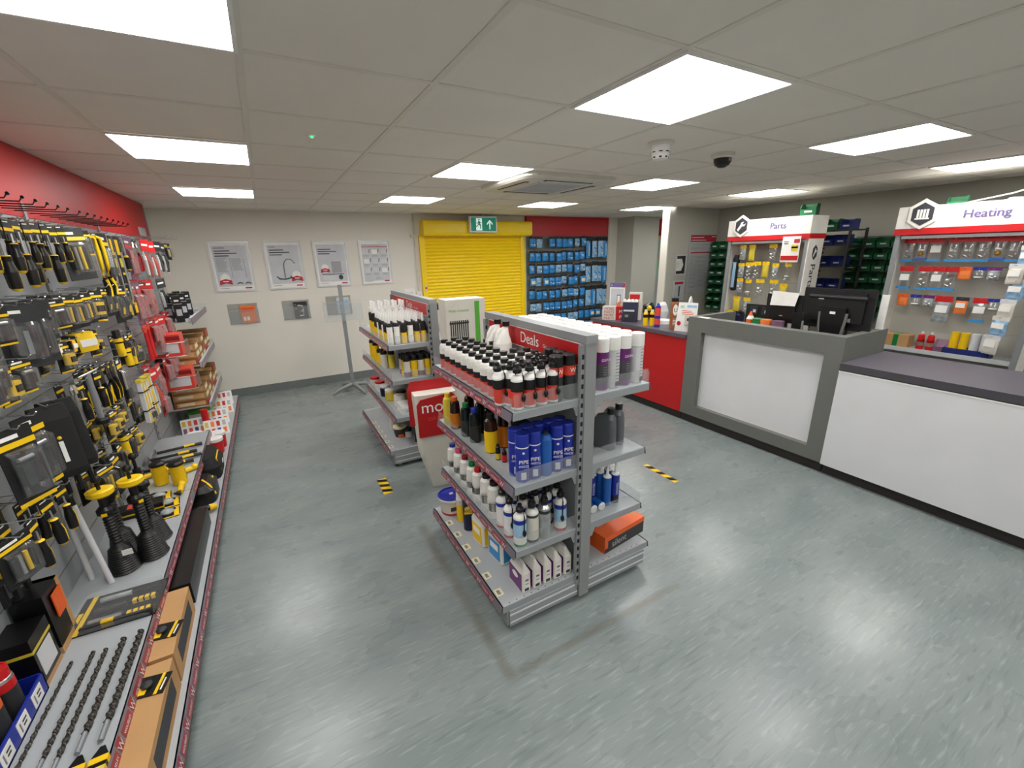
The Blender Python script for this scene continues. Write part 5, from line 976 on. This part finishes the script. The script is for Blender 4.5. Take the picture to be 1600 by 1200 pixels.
def tbar():
    b = MB().cyl((0, 0, 0), (0, 0, -.23), .014, 'stand_grey'); o = b.build('tee_bar_tool'); MB().cyl((0, -.09, 0), (0, .09, .0), .006, 'chrome').build('cross_bar', o); MB().lathe([(.03, -.23), (.034, -.24), (.03, -.26), (.01, -.265)], 'black', 12).build('socket', o); return o
def pouch():
    b = MB(); b.loft([(-.31, .012, .055, 0, 0, .4), (-.28, .02, .062, 0, 0, .4), (-.06, .02, .062, 0, 0, .4), (0, .008, .055, 0, 0, .4)], 'black_matt', 14); o = b.build('tool_pouch')
    c = MB().box(.020, .022, -.004, .010, -.24, -.15, 'paper'); c.sphere((.02, .003, -.135), .008, 'yellow', 8, 4); c.build('label', o)
    for s in (-.02, .018): MB().cyl((0, s, -.30), (0, s, -.38), .009, 'black').build('strap', o)
    return hk(o)
def levels():
    b = MB().box(-.015, .015, -.05, .05, -.02, 0, 'dull_yellow'); o = b.build('level_pack')
    for q in range(5): MB().box(-.012, .012, -.048+q*.02, -.034+q*.02, -.30, -.02, 'yellow' if q % 2 else 'paper_mid').build('level', o)
    for z_ in (-.22, -.09): MB().box(-.014, .014, -.052, .052, z_, z_+.008, 'black').build('band', o)
    return hk(o)
def redwrench():
    b = MB().tube([(0, 0, -.05), (0, .005, -.16), (0, 0, -.27)], [.010, .012, .016], 'red', 8); o = b.build('pipe_wrench'); MB().loft([(-.06, .01, .02), (-.02, .012, .028), (0, .008, .02, 0, .01)], 'label_red', 8).build('jaw', o); return hk(o)
def torch():
    o = MB().lathe([(.018, -.12), (.02, -.11), (.02, -.03), (.024, -.02), (.024, 0)], ['black', 'yellow', 'black', 'yellow'], 10).build('torch'); MB().box(-.01, .01, -.02, .02, 0, .05, 'black_matt').build('header_card', o); return hk(o)
KN = {'scr': screwdriver(), 'scrL': screwdriver(.27, .13, .019), 'scrS': screwdriver(.17, .09, .014), 'pl': pliers(), 'plR': pliers('red', 'red_dark', .24, 'chrome'), 'big': blister(.15, .26, 'bits', 'dark_grey', 'dull_yellow', .06), 'hack': hacksaw, 'saw': longsaw, 'chis': chisel,
      'bsaw': blister(.09, .30, 'saw'), 'oval': blister(.13, .24, 'oval', 'dark_grey', 'dark_grey'), 'knob': blister(.08, .17, 'knob', 'dark_grey', 'dark_grey'), 'dark': blister(.10, .13, 'x'), 'dark2': blister(.12, .16, 'bits'), 'tapeP': blister(.11, .17, 'tape'), 'kn': blister(.06, .17, 'knife'), 'knB': blister(.09, .22, 'knife'),
      'redP': blister(.10, .30, 'redtool', 'mauve', 'label_red', .04, 'clear_red'), 'redP2': blister(.11, .2, 'redtool', 'red_dark', 'red', .05, 'clear_red'), 'rb0': redbag(.13, .28), 'rb1': redbag(.12, .34, 1), 'rb2': redbag(.14, .30, 2), 'tape': tape_measure(1.3), 'tapeS': tape_measure(.8), 'wr': adj_wrench, 'tb': tbar, 'pouch': pouch, 'lev': levels, 'rw': redwrench, 'torch': torch, 'phone': blister(.12, .28, 'x', 'black_matt', 'yellow', .05), 'pk': blister(.08, .14, 'tape')}
NAMEK = {'scr': ('black and yellow screwdriver', 'screwdriver'), 'scrL': ('long black and yellow screwdriver', 'screwdriver'), 'scrS': ('short black and yellow screwdriver', 'screwdriver'), 'pl': ('yellow and black handled pliers', 'pliers'), 'plR': ('red handled pliers', 'pliers'), 'big': ('large grey blister pack of bits', 'blister pack'), 'hack': ('yellow framed hacksaw', 'saw'), 'saw': ('long carded saw with yellow label', 'saw'), 'chis': ('carded chisel with yellow handle', 'chisel'),
 'bsaw': ('tall black and yellow saw pack', 'blister pack'), 'oval': ('grey oval knee pad pack', 'blister pack'), 'knob': ('grey suction lifter pack', 'blister pack'), 'dark': ('small dark tool pack', 'blister pack'), 'dark2': ('dark drill bit pack', 'blister pack'), 'tapeP': ('carded yellow tape measure pack', 'blister pack'), 'kn': ('slim carded yellow knife', 'blister pack'), 'knB': ('wide carded yellow knife', 'blister pack'),
 'redP': ('tall red and purple tool pack', 'blister pack'), 'redP2': ('red cutter pack', 'blister pack'), 'rb0': ('red topped bag with red tool', 'bagged tool'), 'rb1': ('red topped bag with white tool', 'bagged tool'), 'rb2': ('dark topped clear tool bag', 'bagged tool'), 'tape': ('large yellow and black tape measure', 'tape measure'), 'tapeS': ('small yellow tape measure', 'tape measure'), 'wr': ('chrome adjustable wrench', 'wrench'), 'tb': ('grey tee bar socket tool', 'wrench'), 'pouch': ('long black tool pouch with white label', 'pouch'),
 'lev': ('yellow and white level pack', 'level'), 'rw': ('red pipe wrench', 'wrench'), 'torch': ('yellow and black torch', 'torch'), 'phone': ('big black pack with yellow blocks', 'blister pack'), 'pk': ('little yellow and black pack', 'blister pack')}
ROWS = {
 'topmost hook row': (1.97, 'scr 1.95,scr 2.06,scrL 2.18,scr 2.30,scrL 2.40,scr 2.50,scrL 2.58,scrS 2.66,scr 2.74,scrL 2.83,scrS 2.92,scrS 3.02,big 3.15,dark 3.30,hack 3.44,hack 3.54,bsaw 3.68,saw 3.84,saw 3.98,chis 4.12,redP 4.26,plR 4.40,plR 4.50,rb1 4.80,rb1 5.02,rb2 5.30,rb2 5.56,dark2 5.80'),
 'second hook row': (1.655, 'dark2 1.90,bsaw 2.05,dark 2.18,oval 2.32,oval 2.42,knob 2.54,dark 2.66,dark2 2.78,dark2 2.90,dark2 3.04,tapeP 3.20,kn 3.36,kn 3.46,knB 3.60,knB 3.74,kn 3.86,redP 4.06,redP 4.20,redP2 4.36,rb0 4.52,rb2 5.05'),
 'third hook row': (1.47, 'dark 1.98,pk 2.10,dark 2.22,tapeS 2.38,tapeS 2.50,pk 2.60,tapeS 2.70,tape 2.86,pk 3.02'),
 'fourth hook row': (1.36, 'torch 3.40,kn 3.56,kn 3.66,rw 4.06,rw 4.16,redP2 4.32,rb0 4.50,rb0 4.66,redP2 4.84,rb0 5.05'),
 'fifth hook row': (1.27, 'phone 2.00,phone 2.12,pouch 2.30,pouch 2.38,wr 2.58,scr 2.66,tb 2.80,scr 2.90,pl 2.98,pl 3.07,pl 3.16,bsaw 3.28,torch 3.50,torch 3.60,dark 3.74'),
 'lower near hook row': (.97, 'dark2 1.80,scr 1.93,scr 2.05,scr 2.17'),
 'sixth hook row': (1.04, 'dark 2.50,pk 2.84,pk 2.94,pk 3.04,kn 3.30,lev 3.62,lev 3.74,rb1 3.98,rb0 4.14,redP2 4.40,redP2 4.60,rb0 4.80'),
 'seventh hook row': (.86, 'dark2 2.62,knB 2.76,kn 2.88,torch 2.98,kn 3.08,pk 3.20,redP2 4.02,dark 3.66'),
}
cnt = {}
for rn, (zz, lst) in ROWS.items():
    seen = {}
    L_ = [(a.split()[0], float(a.split()[1])) for a in lst.split(',')]
    for k, (kk, y) in enumerate(L_):
        n_ = seen[kk] = seen.get(kk, -1)+1
        deep = 2 if kk in ('scr', 'scrL', 'scrS', 'pl', 'kn', 'dark', 'dark2', 'plR', 'rb0', 'oval', 'pk') else 1
        for d_ in range(deep):
            nm, cat = NAMEK[kk]
            lb = '%s, %s of its kind along the %s%s' % (nm, ORD[n_], rn, '' if deep == 1 else (', front' if d_ == 0 else ', behind'))
            turn = {'big': -.5, 'oval': -.8, 'knob': -.6, 'pouch': -1.0, 'phone': -.35, 'tape': -.9, 'tapeP': -.5, 'dark': -.3, 'dark2': -.3}.get(kk, -.1)
            place('k'+kk, KN[kk], (WX+.185-d_*.07, y+R.uniform(-.012, .012), zz+R.uniform(-.008, .008)), lb, cat, 'hanging tools, ' + rn, (R.uniform(-.06, .06), 0, turn+R.uniform(-.2, .12)))
# things standing on the middle shelf
z = MZ
def plunger():
    t = thing('drain_plunger'); pr = [(.060, 0), (.068, .008)]
    for q in range(11): pr += [(.066-q*.0022, .010+q*.0115), (.060-q*.0022, .017+q*.0115)]
    pr += [(.030, .140), (.024, .15)]
    MB().lathe(pr, 'rubber', 22).build('bellows', t)
    pr = [(.024, .145)]
    for q in range(10): pr += [(.024, .15+q*.016), (.020, .158+q*.016)]
    MB().lathe(pr+[(.024, .315), (.036, .325), (.036, .345), (.022, .36)], 'black', 14).build('shaft', t)
    MB().cyl((0, .0, .35), (0, 0, .43), .018, 'black').sphere((0, 0, .50), .02, 'black', 8, 6).cyl((0, 0, .42), (0, 0, .50), .008, 'black').box(-.010, .010, -.038, -.030, .32, .335, 'yellow').build('grip', t); return t
def rim_plunger():
    t = plunger(); MB().lathe([(.040, .415), (.052, .425), (.052, .445), (.04, .45), (.001, .448)], ['yellow', 'yellow', 'yellow', 'yellow'], 16).build('yellow_rim', t); return t
for k, (x, y, key, lb) in enumerate([(-.845, 2.50, 'rim', 'black bellows plunger with yellow rim nearest the viewer'), (-.745, 2.56, 'rim', 'black bellows plunger with yellow rim, second one back'), (-.875, 2.66, 'plain', 'black bellows plunger without rim against the pegboard'), (-.755, 2.72, 'plain', 'black bellows plunger without rim behind the second one')]):
    place('pg'+key, rim_plunger if key == 'rim' else plunger, (x, y, z), lb, 'plunger', None, (0, 0, k*.7), 1.0)
b = MB().box(-.02, .02, -.002, .001, 0, .03, 'paper'); o = b.build('barcode_tag'); o.location = (-.80, 2.437, z+.11); o.rotation_euler = (.1, 0, 0); tag(o, 'white barcode tag on the nearest black plunger', 'tag')
def ylw():
    t = thing('yellow_canister'); MB().lathe([(.038, 0), (.042, .006), (.042, .14)], 'yellow', 16).build('body', t); MB().lathe([(.046, .14), (.046, .155), (.03, .165), (.001, .165)], 'black', 16).build('lid', t)
    MB().box(.02, .043, -.02, .02, .03, .11, 'dull_yellow').build('label', t); return t
for k, (x, y, a) in enumerate([(-.94, 3.34, .25), (-.85, 3.46, .2), (-.74, 3.40, .15)]): place('ylw', ylw, (x, y, z+.002), 'yellow canister with black lid on the middle shelf, %s from the pegboard' % ORD[k], 'canister', None, (0, 0, a))
def goggles():
    t = thing('goggle_pack'); MB().box(-.09, .09, -.06, .06, 0, .004, 'black_matt').box(.06, .085, -.06, .06, .004, .006, 'yellow').box(-.09, .09, -.06, -.05, .004, .006, 'yellow').build('card', t)
    b = MB()
    for s in (-.045, .03): b.sphere((s, 0, .018), .035, 'clear_grey', 10, 6, .5)
    b.tube([(-.08, .03, .012), (0, .045, .02), (.07, .03, .012)], .006, 'black', 6); b.build('goggles', t); return t
for k, (y, x) in enumerate([(2.98, -.78), (3.12, -.80), (3.24, -.86)]): place('gog', goggles, (x, y, z), 'carded safety goggles lying on the middle shelf, %s behind the plungers' % ORD[k], 'goggles', None, (0, 0, .15))
t = thing('boxed_tool', 'black and yellow tool box with red stripe lying under canisters', 'box', (-.84, 3.22, z+.05), .1); t.location = (-.90, 3.09, z)
MB().box(-.12, .12, -.05, .05, 0, .055, 'black').box(-.121, .121, -.051, .051, .02, .03, 'yellow').box(-.05, .02, -.03, .03, .055, .0565, 'label_red').box(-.12, -.095, -.051, .051, .0, .0565, 'yellow').build('box', t)
def hammer():
    t = thing('claw_hammer'); MB().tube([(-.16, 0, .02), (.0, 0, .022), (.14, .0, .02)], [.012, .011, .014], 'black', 8).tube([(.02, -.001, .026), (.09, 0, .026)], .0125, 'yellow', 8).build('handle', t); MB().cyl((-.165, -.05, .022), (-.165, .03, .022), .016, 'chrome').tube([(-.165, .03, .022), (-.17, .06, .03), (-.17, .08, .03)], [.012, .008, .003], 'chrome', 6).build('head', t); return t
for k, (x, y, a) in enumerate([(-.84, 3.72, .15), (-.80, 3.82, .2), (-.84, 3.92, .12), (-.82, 4.06, .15)]): place('ham', hammer, (x, y, z), 'black and yellow claw hammer lying on the middle shelf, %s behind the canisters' % ORD[k], 'hammer', None, (0, 0, a))
def cutter():
    t = thing('pipe_cutter'); MB().cyl((-.05, 0, .02), (.05, 0, .02), .018, 'yellow').build('body', t); MB().sphere((.06, 0, .025), .024, 'yellow', 8, 5).tube([(-.05, 0, .02), (-.08, .02, .03), (-.09, -.01, .02)], .009, 'black', 6).build('knob', t); return t
for k, (x, y) in enumerate([(-.73, 3.56), (-.72, 3.27), (-.80, 3.60), (-.92, 3.62)]): place('cutt', cutter, (x, y, z), 'small yellow pipe cutter on the middle shelf among canisters, %s' % ORD[k], 'pipe cutter', None, (0, 0, .6+k))
t = thing('bit_tray_pack', 'large clear tray pack of black and yellow bits lying flat', 'blister pack', (-.80, 2.19, z), -.05)
b = MB().box(-.15, .15, -.12, .12, 0, .006, 'black').box(-.15, -.125, -.12, .12, .006, .008, 'black').box(-.125, -.108, -.12, .12, .006, .0085, 'yellow').box(-.145, -.13, -.08, .02, .008, .009, 'yellow'); b.build('card', t)
b = MB()
for q in range(8): b.box(.05+(q % 4)*.022, .064+(q % 4)*.022, -.02 if q > 3 else -.10, .0 if q > 3 else -.08, .012, .03, 'yellow'); 
for q in range(3): b.cyl((-.08, -.08+q*.07, .02), (.03, -.08+q*.07, .02), .012, ('silver', 'dark_grey', 'clear_grey')[q]); b.cyl((.03, -.08+q*.07, .02), (.14, -.08+q*.07, .02), .007, 'black')
b.box(-.03, .01, -.115, -.098, .006, .035, 'yellow').box(-.10, .14, -.115, -.10, .006, .028, 'black'); b.build('bits', t); MB().loft([(.006, .15, .12, 0, 0, .2), (.04, .14, .11, 0, 0, .2)], 'clear', 20).build('clear_cover', t)
def drill_bit(L, r):
    def fn():
        b = MB(); n = int(L/.006); pts = [(0, -L/2+L*i/n, r) for i in range(n+1)]; V = []; m = 8
        for i, p in enumerate(pts):
            a0 = i*.55
            for j in range(m):
                a = 2*PI*j/m + a0; rr = r*(1 if j % 4 in (0, 1) else .62); V.append((rr*math.cos(a), p[1], r+rr*math.sin(a)))
        b.add(V, [(i*m+j, i*m+(j+1) % m, (i+1)*m+(j+1) % m, (i+1)*m+j) for i in range(n) for j in range(m)], 'steel_dark', False); b.cyl((0, L/2, r), (0, L/2+.008, r), r*.9, 'steel_dark', r*.3)
        o = b.build('masonry_drill_bit'); MB().cyl((0, -L/2, r), (0, -L/2-.07, r), r*.6, 'stand_grey').build('shank', o); return o
    return fn
for k, (x, L, r, yt) in enumerate([(-.955, .40, .006, 1.93), (-.895, .42, .007, 1.925), (-.835, .42, .0085, 1.94), (-.795, .43, .009, 1.93), (-.745, .40, .0115, 1.955), (-.692, .40, .0125, 1.965)]):
    place('db%d' % k, drill_bit(L, r), (x, yt-L/2, z), 'dark spiral masonry drill bit lying on the shelf, %s from the pegboard' % ORD[k], 'drill bit', None, (0, 0, -.03))
for k, x in enumerate((-.738, -.684)):
    def ch():
        b = MB(); b.prism([(-.022, -.06), (.022, -.06), (.022, .0), (.006, .035), (-.006, .035), (-.022, 0)], 0, .02, 'black'); o = b.build('bit_holder'); MB().box(-.023, .023, -.02, .0, -.0, .0215, 'yellow').box(-.023, .023, -.05, -.035, 0, .0215, 'dull_yellow').build('label', o); return o
    place('bh', ch, (x, 1.43, z), 'black and yellow bit sleeve at the shank of the %s thick drill bit' % ('fifth', 'sixth')[k], 'sleeve')
t = thing('parts_crate', 'blue plastic crate with white labels holding spray cans', 'crate', (-.975, 1.56, z+.0)); b = MB(); x0, x1, y0, y1, h = -.02, .03, -.3, .28, .10
h = .075; b.box(-.05, .05, y0, y1, 0, .006, 'blue').box(.044, .05, y0, y1, 0, h, 'blue').box(-.05, -.044, y0, y1, 0, h, 'blue').box(-.05, .05, y0, y0+.006, 0, h, 'blue').box(-.05, .05, y1-.006, y1, 0, h, 'blue'); t.scale = (1, 1, 1); b.build('crate', t)
for q in range(5): MB().box(.050, .0515, -.24+q*.105, -.175+q*.105, .012, .065, 'paper').box(.0515, .0522, -.228+q*.105, -.222+q*.105, .02, .055, 'ink_grey').box(.0515, .0522, -.21+q*.105, -.19+q*.105, .03, .036, 'ink').box(.0515, .0522, -.21+q*.105, -.185+q*.105, .044, .05, 'ink').build('price_label', t)
gc = can(.034, .175, [(.10, 'label_red'), (.78, 'dark_grey'), (.97, 'red')], 'silver', cap_full(.03, .04, 'red')); go = can(.034, .175, [(.12, 'orange'), (.80, 'dark_grey'), (.97, 'orange')], 'silver', cap_full(.03, .04, 'orange')); gb = can(.034, .12, [(.10, 'cyan'), (.9, 'cyan')], 'cyan', cap_full(.03, .04, 'cyan'))
for k, (x, y, f, lb, zz) in enumerate([(-.970, 1.735, gc, 'dark grey spray can with red base standing in the blue crate', .006), (-.970, 1.645, go, 'dark grey spray can with orange base standing in the blue crate', .006), (-.970, 1.555, gb, 'bright blue spray can at the bottom left corner', .006), (-.970, 1.465, gc, 'dark grey spray can nearest the viewer in the blue crate', .006)]): place('gc%d' % (k % 3), f, (x, y, z+zz), lb, 'spray can')
t = thing('tool_carton', 'black and brown tool carton with white label at left edge', 'carton', (-.975, 1.915, z)); MB().box(-.055, .045, -.07, .07, 0, .21, 'black').box(-.056, .0455, -.071, .071, .15, .162, 'dull_yellow').box(-.056, .0455, -.071, .071, 0, .02, 'card_brown').build('box', t); MB().box(.045, .0465, -.055, .05, .04, .14, 'paper_mid').build('label', t)
t = thing('tool_carton', 'tall black and brown carton with bright orange tag', 'carton', (-.975, 2.075, z)); MB().box(-.045, .045, -.07, .07, 0, .27, 'black').box(-.046, .0455, .045, .071, 0, .27, 'card_brown').box(-.046, .0455, -.071, .071, 0, .03, 'card_brown').build('box', t); b = MB().box(-.002, .002, -.04, .035, -.05, .05, 'orange'); b2 = b.build('orange_tag', t); b2.location = (.052, .01, .19)
for k, (x, y, a, b_) in enumerate([(-.92, 2.22, .05, .3), (-.86, 2.14, .0, .2)]):
    def st():
        o = MB().lathe([(.011, 0), (.012, .004), (.012, .42), (.010, .43)], 'paper_mid', 12).build('sealant_stick'); MB().lathe([(.012, .425), (.012, .46), (.017, .47), (.01, .49)], 'black', 10).build('cap', o); return o
    o = place('sst', st, (x-.05+.03*k, y+.27, z), 'long clear and white tube with black cap leaning by plungers, %s' % ('left', 'right')[k], 'tube'); o.rotation_euler = (-.08, -.06-.05*k, 0)
for k in range(5):
    o = place('bar', lambda: MB().box(-.006, .006, -.012, .012, 0, .48, 'hose').build('flat_bar'), (-1.005+.02*(k % 2), 1.98+k*.035, .62), 'long dark flat bar hanging on the pegboard, %s from the viewer' % ORD[k], 'bar', 'dark bars')
# base shelf
z = BZ
def longbox(x, y, L, w_, h, m, lb, name='carton', extra=None):
    t = thing(name, lb, 'box', (x, y, z)); MB().box(-w_/2, w_/2, -L/2, L/2, 0, h, m).box(-w_/2+.02, w_/2-.02, -L/2-.0005, -L/2, h*.1, h*.9, 'card_dark' if m == 'card_brown' else 'dark_grey').build('box', t)
    if m == 'card_brown': MB().box(w_/2, w_/2+.001, -L*.35, L*.35, h*.25, h*.8, 'ink').build('printed_window', t)
    else: MB().box(-.02, .02, -.045, .045, h, h+.001, 'paper').box(-.018, .0, .045, .07, h, h+.001, 'yellow').build('label', t)
longbox(-.70, 2.70, .78, .25, .12, 'black', 'long black tool case with white logo on the base shelf', 'tool_case'); 
longbox(-.69, 2.04, .42, .24, .145, 'card_brown', 'brown carton on the base shelf nearer the black case'); longbox(-.69, 1.58, .46, .24, .145, 'card_brown', 'brown carton on the base shelf nearest the viewer')
def spack():
    o = MB().box(-.05, .05, -.045, .045, 0, .003, 'black').box(.02, .03, -.045, .045, .003, .0045, 'yellow').box(-.045, -.01, -.035, .0, .003, .0045, 'yellow').box(.035, .04, -.03, .02, .003, .0045, 'paper').build('blister_pack'); MB().sphere((-.015, .0, .01), .02, 'dark_grey', 8, 5, .6).build('blister', o); return o
place('sp', spack, (-.615, 1.98, z+.146), 'small black and yellow pack clipped over the farther brown carton', 'blister pack', None, (0, 0, -.2)); place('sp', spack, (-.615, 1.70, z+.146), 'small black and yellow pack clipped over the nearer brown carton', 'blister pack', None, (0, 0, -.2))
t = thing('work_bag', 'black fabric work bag with yellow piping on the base shelf', 'bag', (-.66, 3.92, z)); MB().loft([(0, .10, .17, 0, 0, .4), (.10, .11, .18, 0, 0, .4), (.18, .06, .16, 0, 0, .5)], 'black_matt', 18).build('body', t); MB().tube([(.10, -.12, .06), (.085, -.10, .15), (.08, .08, .15), (.10, .12, .06)], .005, 'yellow', 6).box(.10, .112, -.02, .02, .07, .10, 'paper').build('piping', t)
t = thing('work_bag', 'black and yellow knee pad pack behind the long black case', 'bag', (-.66, 3.50, z)); MB().loft([(0, .10, .15, 0, 0, .5), (.09, .10, .15, 0, 0, .5), (.13, .05, .12, 0, 0, .5)], 'black', 16).build('body', t); MB().tube([(.095, -.1, .05), (.07, -.09, .12), (.02, .0, .13)], .008, 'yellow', 6).tube([(.09, .03, .03), (.07, .07, .12)], .008, 'yellow', 6).build('trim', t)
t = thing('hand_tool', 'yellow and black handled tool lying by the bags', 'tool', (-.64, 3.24, z+.002)); MB().tube([(-.12, 0, .03), (.0, 0, .035), (.05, 0, .03)], [.02, .022, .02], 'black', 8).build('handle', t); MB().tube([(.05, 0, .03), (.09, .01, .03)], [.025, .02], 'yellow', 8).build('cap', t)
def pail():
    t = thing('white_lidded_bucket'); MB().lathe([(.05, 0), (.055, .01), (.06, .12)], 'red', 16).build('body', t); MB().lathe([(.064, .12), (.064, .145), (.05, .15), (.001, .15)], 'white', 16).build('lid', t); return t
for k, (x, y) in enumerate([(-.63, 4.32), (-.70, 4.42), (-.62, 4.47), (-.80, 4.55)]): place('pail', pail, (x, y, z), 'red tub with white lid at the shelf end, %s from the viewer' % ORD[k], 'tub')
def grid_card():
    o = MB().box(-.10, .10, -.003, .003, 0, .16, 'paper').build('sample_card'); b = MB(); r = random.Random(3)
    for i in range(4):
        for j in range(2): b.box(-.088+i*.047, -.06+i*.047, -.0045, -.003, .02+j*.07, .07+j*.07, r.choice(['red', 'blue', 'dull_yellow', 'mauve', 'paper_grey', 'label_red', 'black', 'orange_lt']))
    b.build('pictures', o); return o
for k, (x, y, a) in enumerate([(-.66, 4.80, .1), (-.68, 5.15, .1), (-.66, 5.5, .05), (-.68, 5.85, .1), (-.86, 4.95, .1)]): place('gcard', grid_card, (x, y, z), 'multicoloured picture card pack standing on base shelf, %s from the viewer' % ORD[k], 'pack', None, (-.35, 0, a))
t = thing('red_tube', 'bright red upright tube among the coloured packs', 'tube', (-.74, 4.88, z)); MB().lathe([(.03, 0), (.03, .22), (.022, .23)], 'red', 14).build('body', t); MB().lathe([(.03, .22), (.03, .26), (.001, .261)], 'red', 14).box(-.02, .02, -.0315, -.029, .10, .14, 'paper').build('cap', t)
for k, (y, m) in enumerate([(5.35, 'lime'), (5.65, 'bin_blue'), (5.98, 'cream')]):
    b = MB().box(-.10, .10, -.08, .08, 0, .14, m).box(-.09, .09, -.081, -.08, .03, .11, 'paper'); o = b.build('small_carton'); o.location = (-.84, y, z); tag(o, '%s small carton at the far end of the base shelf' % {'lime': 'green', 'bin_blue': 'navy', 'cream': 'cream'}[m], 'box')
# wooden framed copper fittings cartons, dark packs on the far shelves
def fitbox(m='card_brown'):
    def fn():
        o = MB().box(-.14, .13, -.095, .095, 0, .07, m).box(-.1405, .1305, -.0955, .0955, .060, .0705, 'card_dark').box(-.12, .11, -.0965, -.095, .012, .05, 'wood').box(-.10, .02, -.098, -.0965, .02, .045, 'cream').build('fittings_carton'); MB().box(.131, .132, -.08, .08, .012, .05, 'ribbon' if m == 'copper' else 'cream').build('label', o); return o  # dark top band paints in the shaded gap between stacked cartons
    return fn
n_ = 0
for zz, hn in ((.83, 'middle'), (.44, 'lower')):
    for k in range(5):
        for q in range(2 if k % 2 else 3):
            m = 'copper' if (k+q) % 3 == 0 else 'card_brown'
            place('fit'+m, fitbox(m), (-.83, 5.08+k*.225, zz-.018*0+q*.072 if zz > .5 else .42+q*.072), '%s fittings carton on the %s far shelf, %s stack, %s from the bottom' % ('coppery' if m == 'copper' else 'light brown', hn, ORD[k], ORD[q]), 'box', 'fittings cartons on the far shelves')
def dpack():
    o = MB().box(-.03, .03, -.06, .06, 0, .24, 'black').box(.030, .031, -.03, .03, .19, .21, 'paper').box(.030, .031, -.02, .02, .08, .11, 'paper_grey').box(-.02, .02, -.0605, -.0595, .06, .12, 'paper_grey').box(-.02, .015, -.0605, -.0595, .19, .205, 'paper').build('black_carton'); MB().box(-.032, .032, -.062, .062, .165, .17, 'paper_grey').build('band', o); return o
for k in range(6): place('dpk', dpack, (-.76-(k % 2)*.09, 5.02+(k//2)*.30+(k % 2)*.1, 1.25), 'black carton with white emblem on the upper far shelf, %s from the viewer' % ORD[k], 'box', 'black cartons on the upper far shelf', (0, 0, .2))
for k, (y, zz, w_) in enumerate([(4.70, 1.00, .2), (4.86, .66, .2)]):
    t = thing('wire_basket', 'wire basket of red packs between the tool wall and the far shelves, %s' % ('upper', 'lower')[k], 'basket', (-.86, y, zz)); MB().box(-.10, .12, -.09, .09, .0, .19, 'label_red').box(-.06, .10, -.0915, -.09, .03, .12, 'paper_mid').box(-.10, .12, -.0915, -.09, .14, .175, 'red_dark').build('packs', t)
    b = MB()
    for q in range(7): b.tube([(.145, -.1+q*.033, .0), (.145, -.1+q*.033, .12)], .002, 'silver', 4)
    b.tube([(-.12, -.105, .12), (.145, -.105, .12), (.145, .105, .12), (-.12, .105, .12)], .003, 'silver', 5).tube([(-.12, -.105, .0), (.145, -.105, .0), (.145, .105, .0)], .003, 'silver', 5); b.build('wire', t)
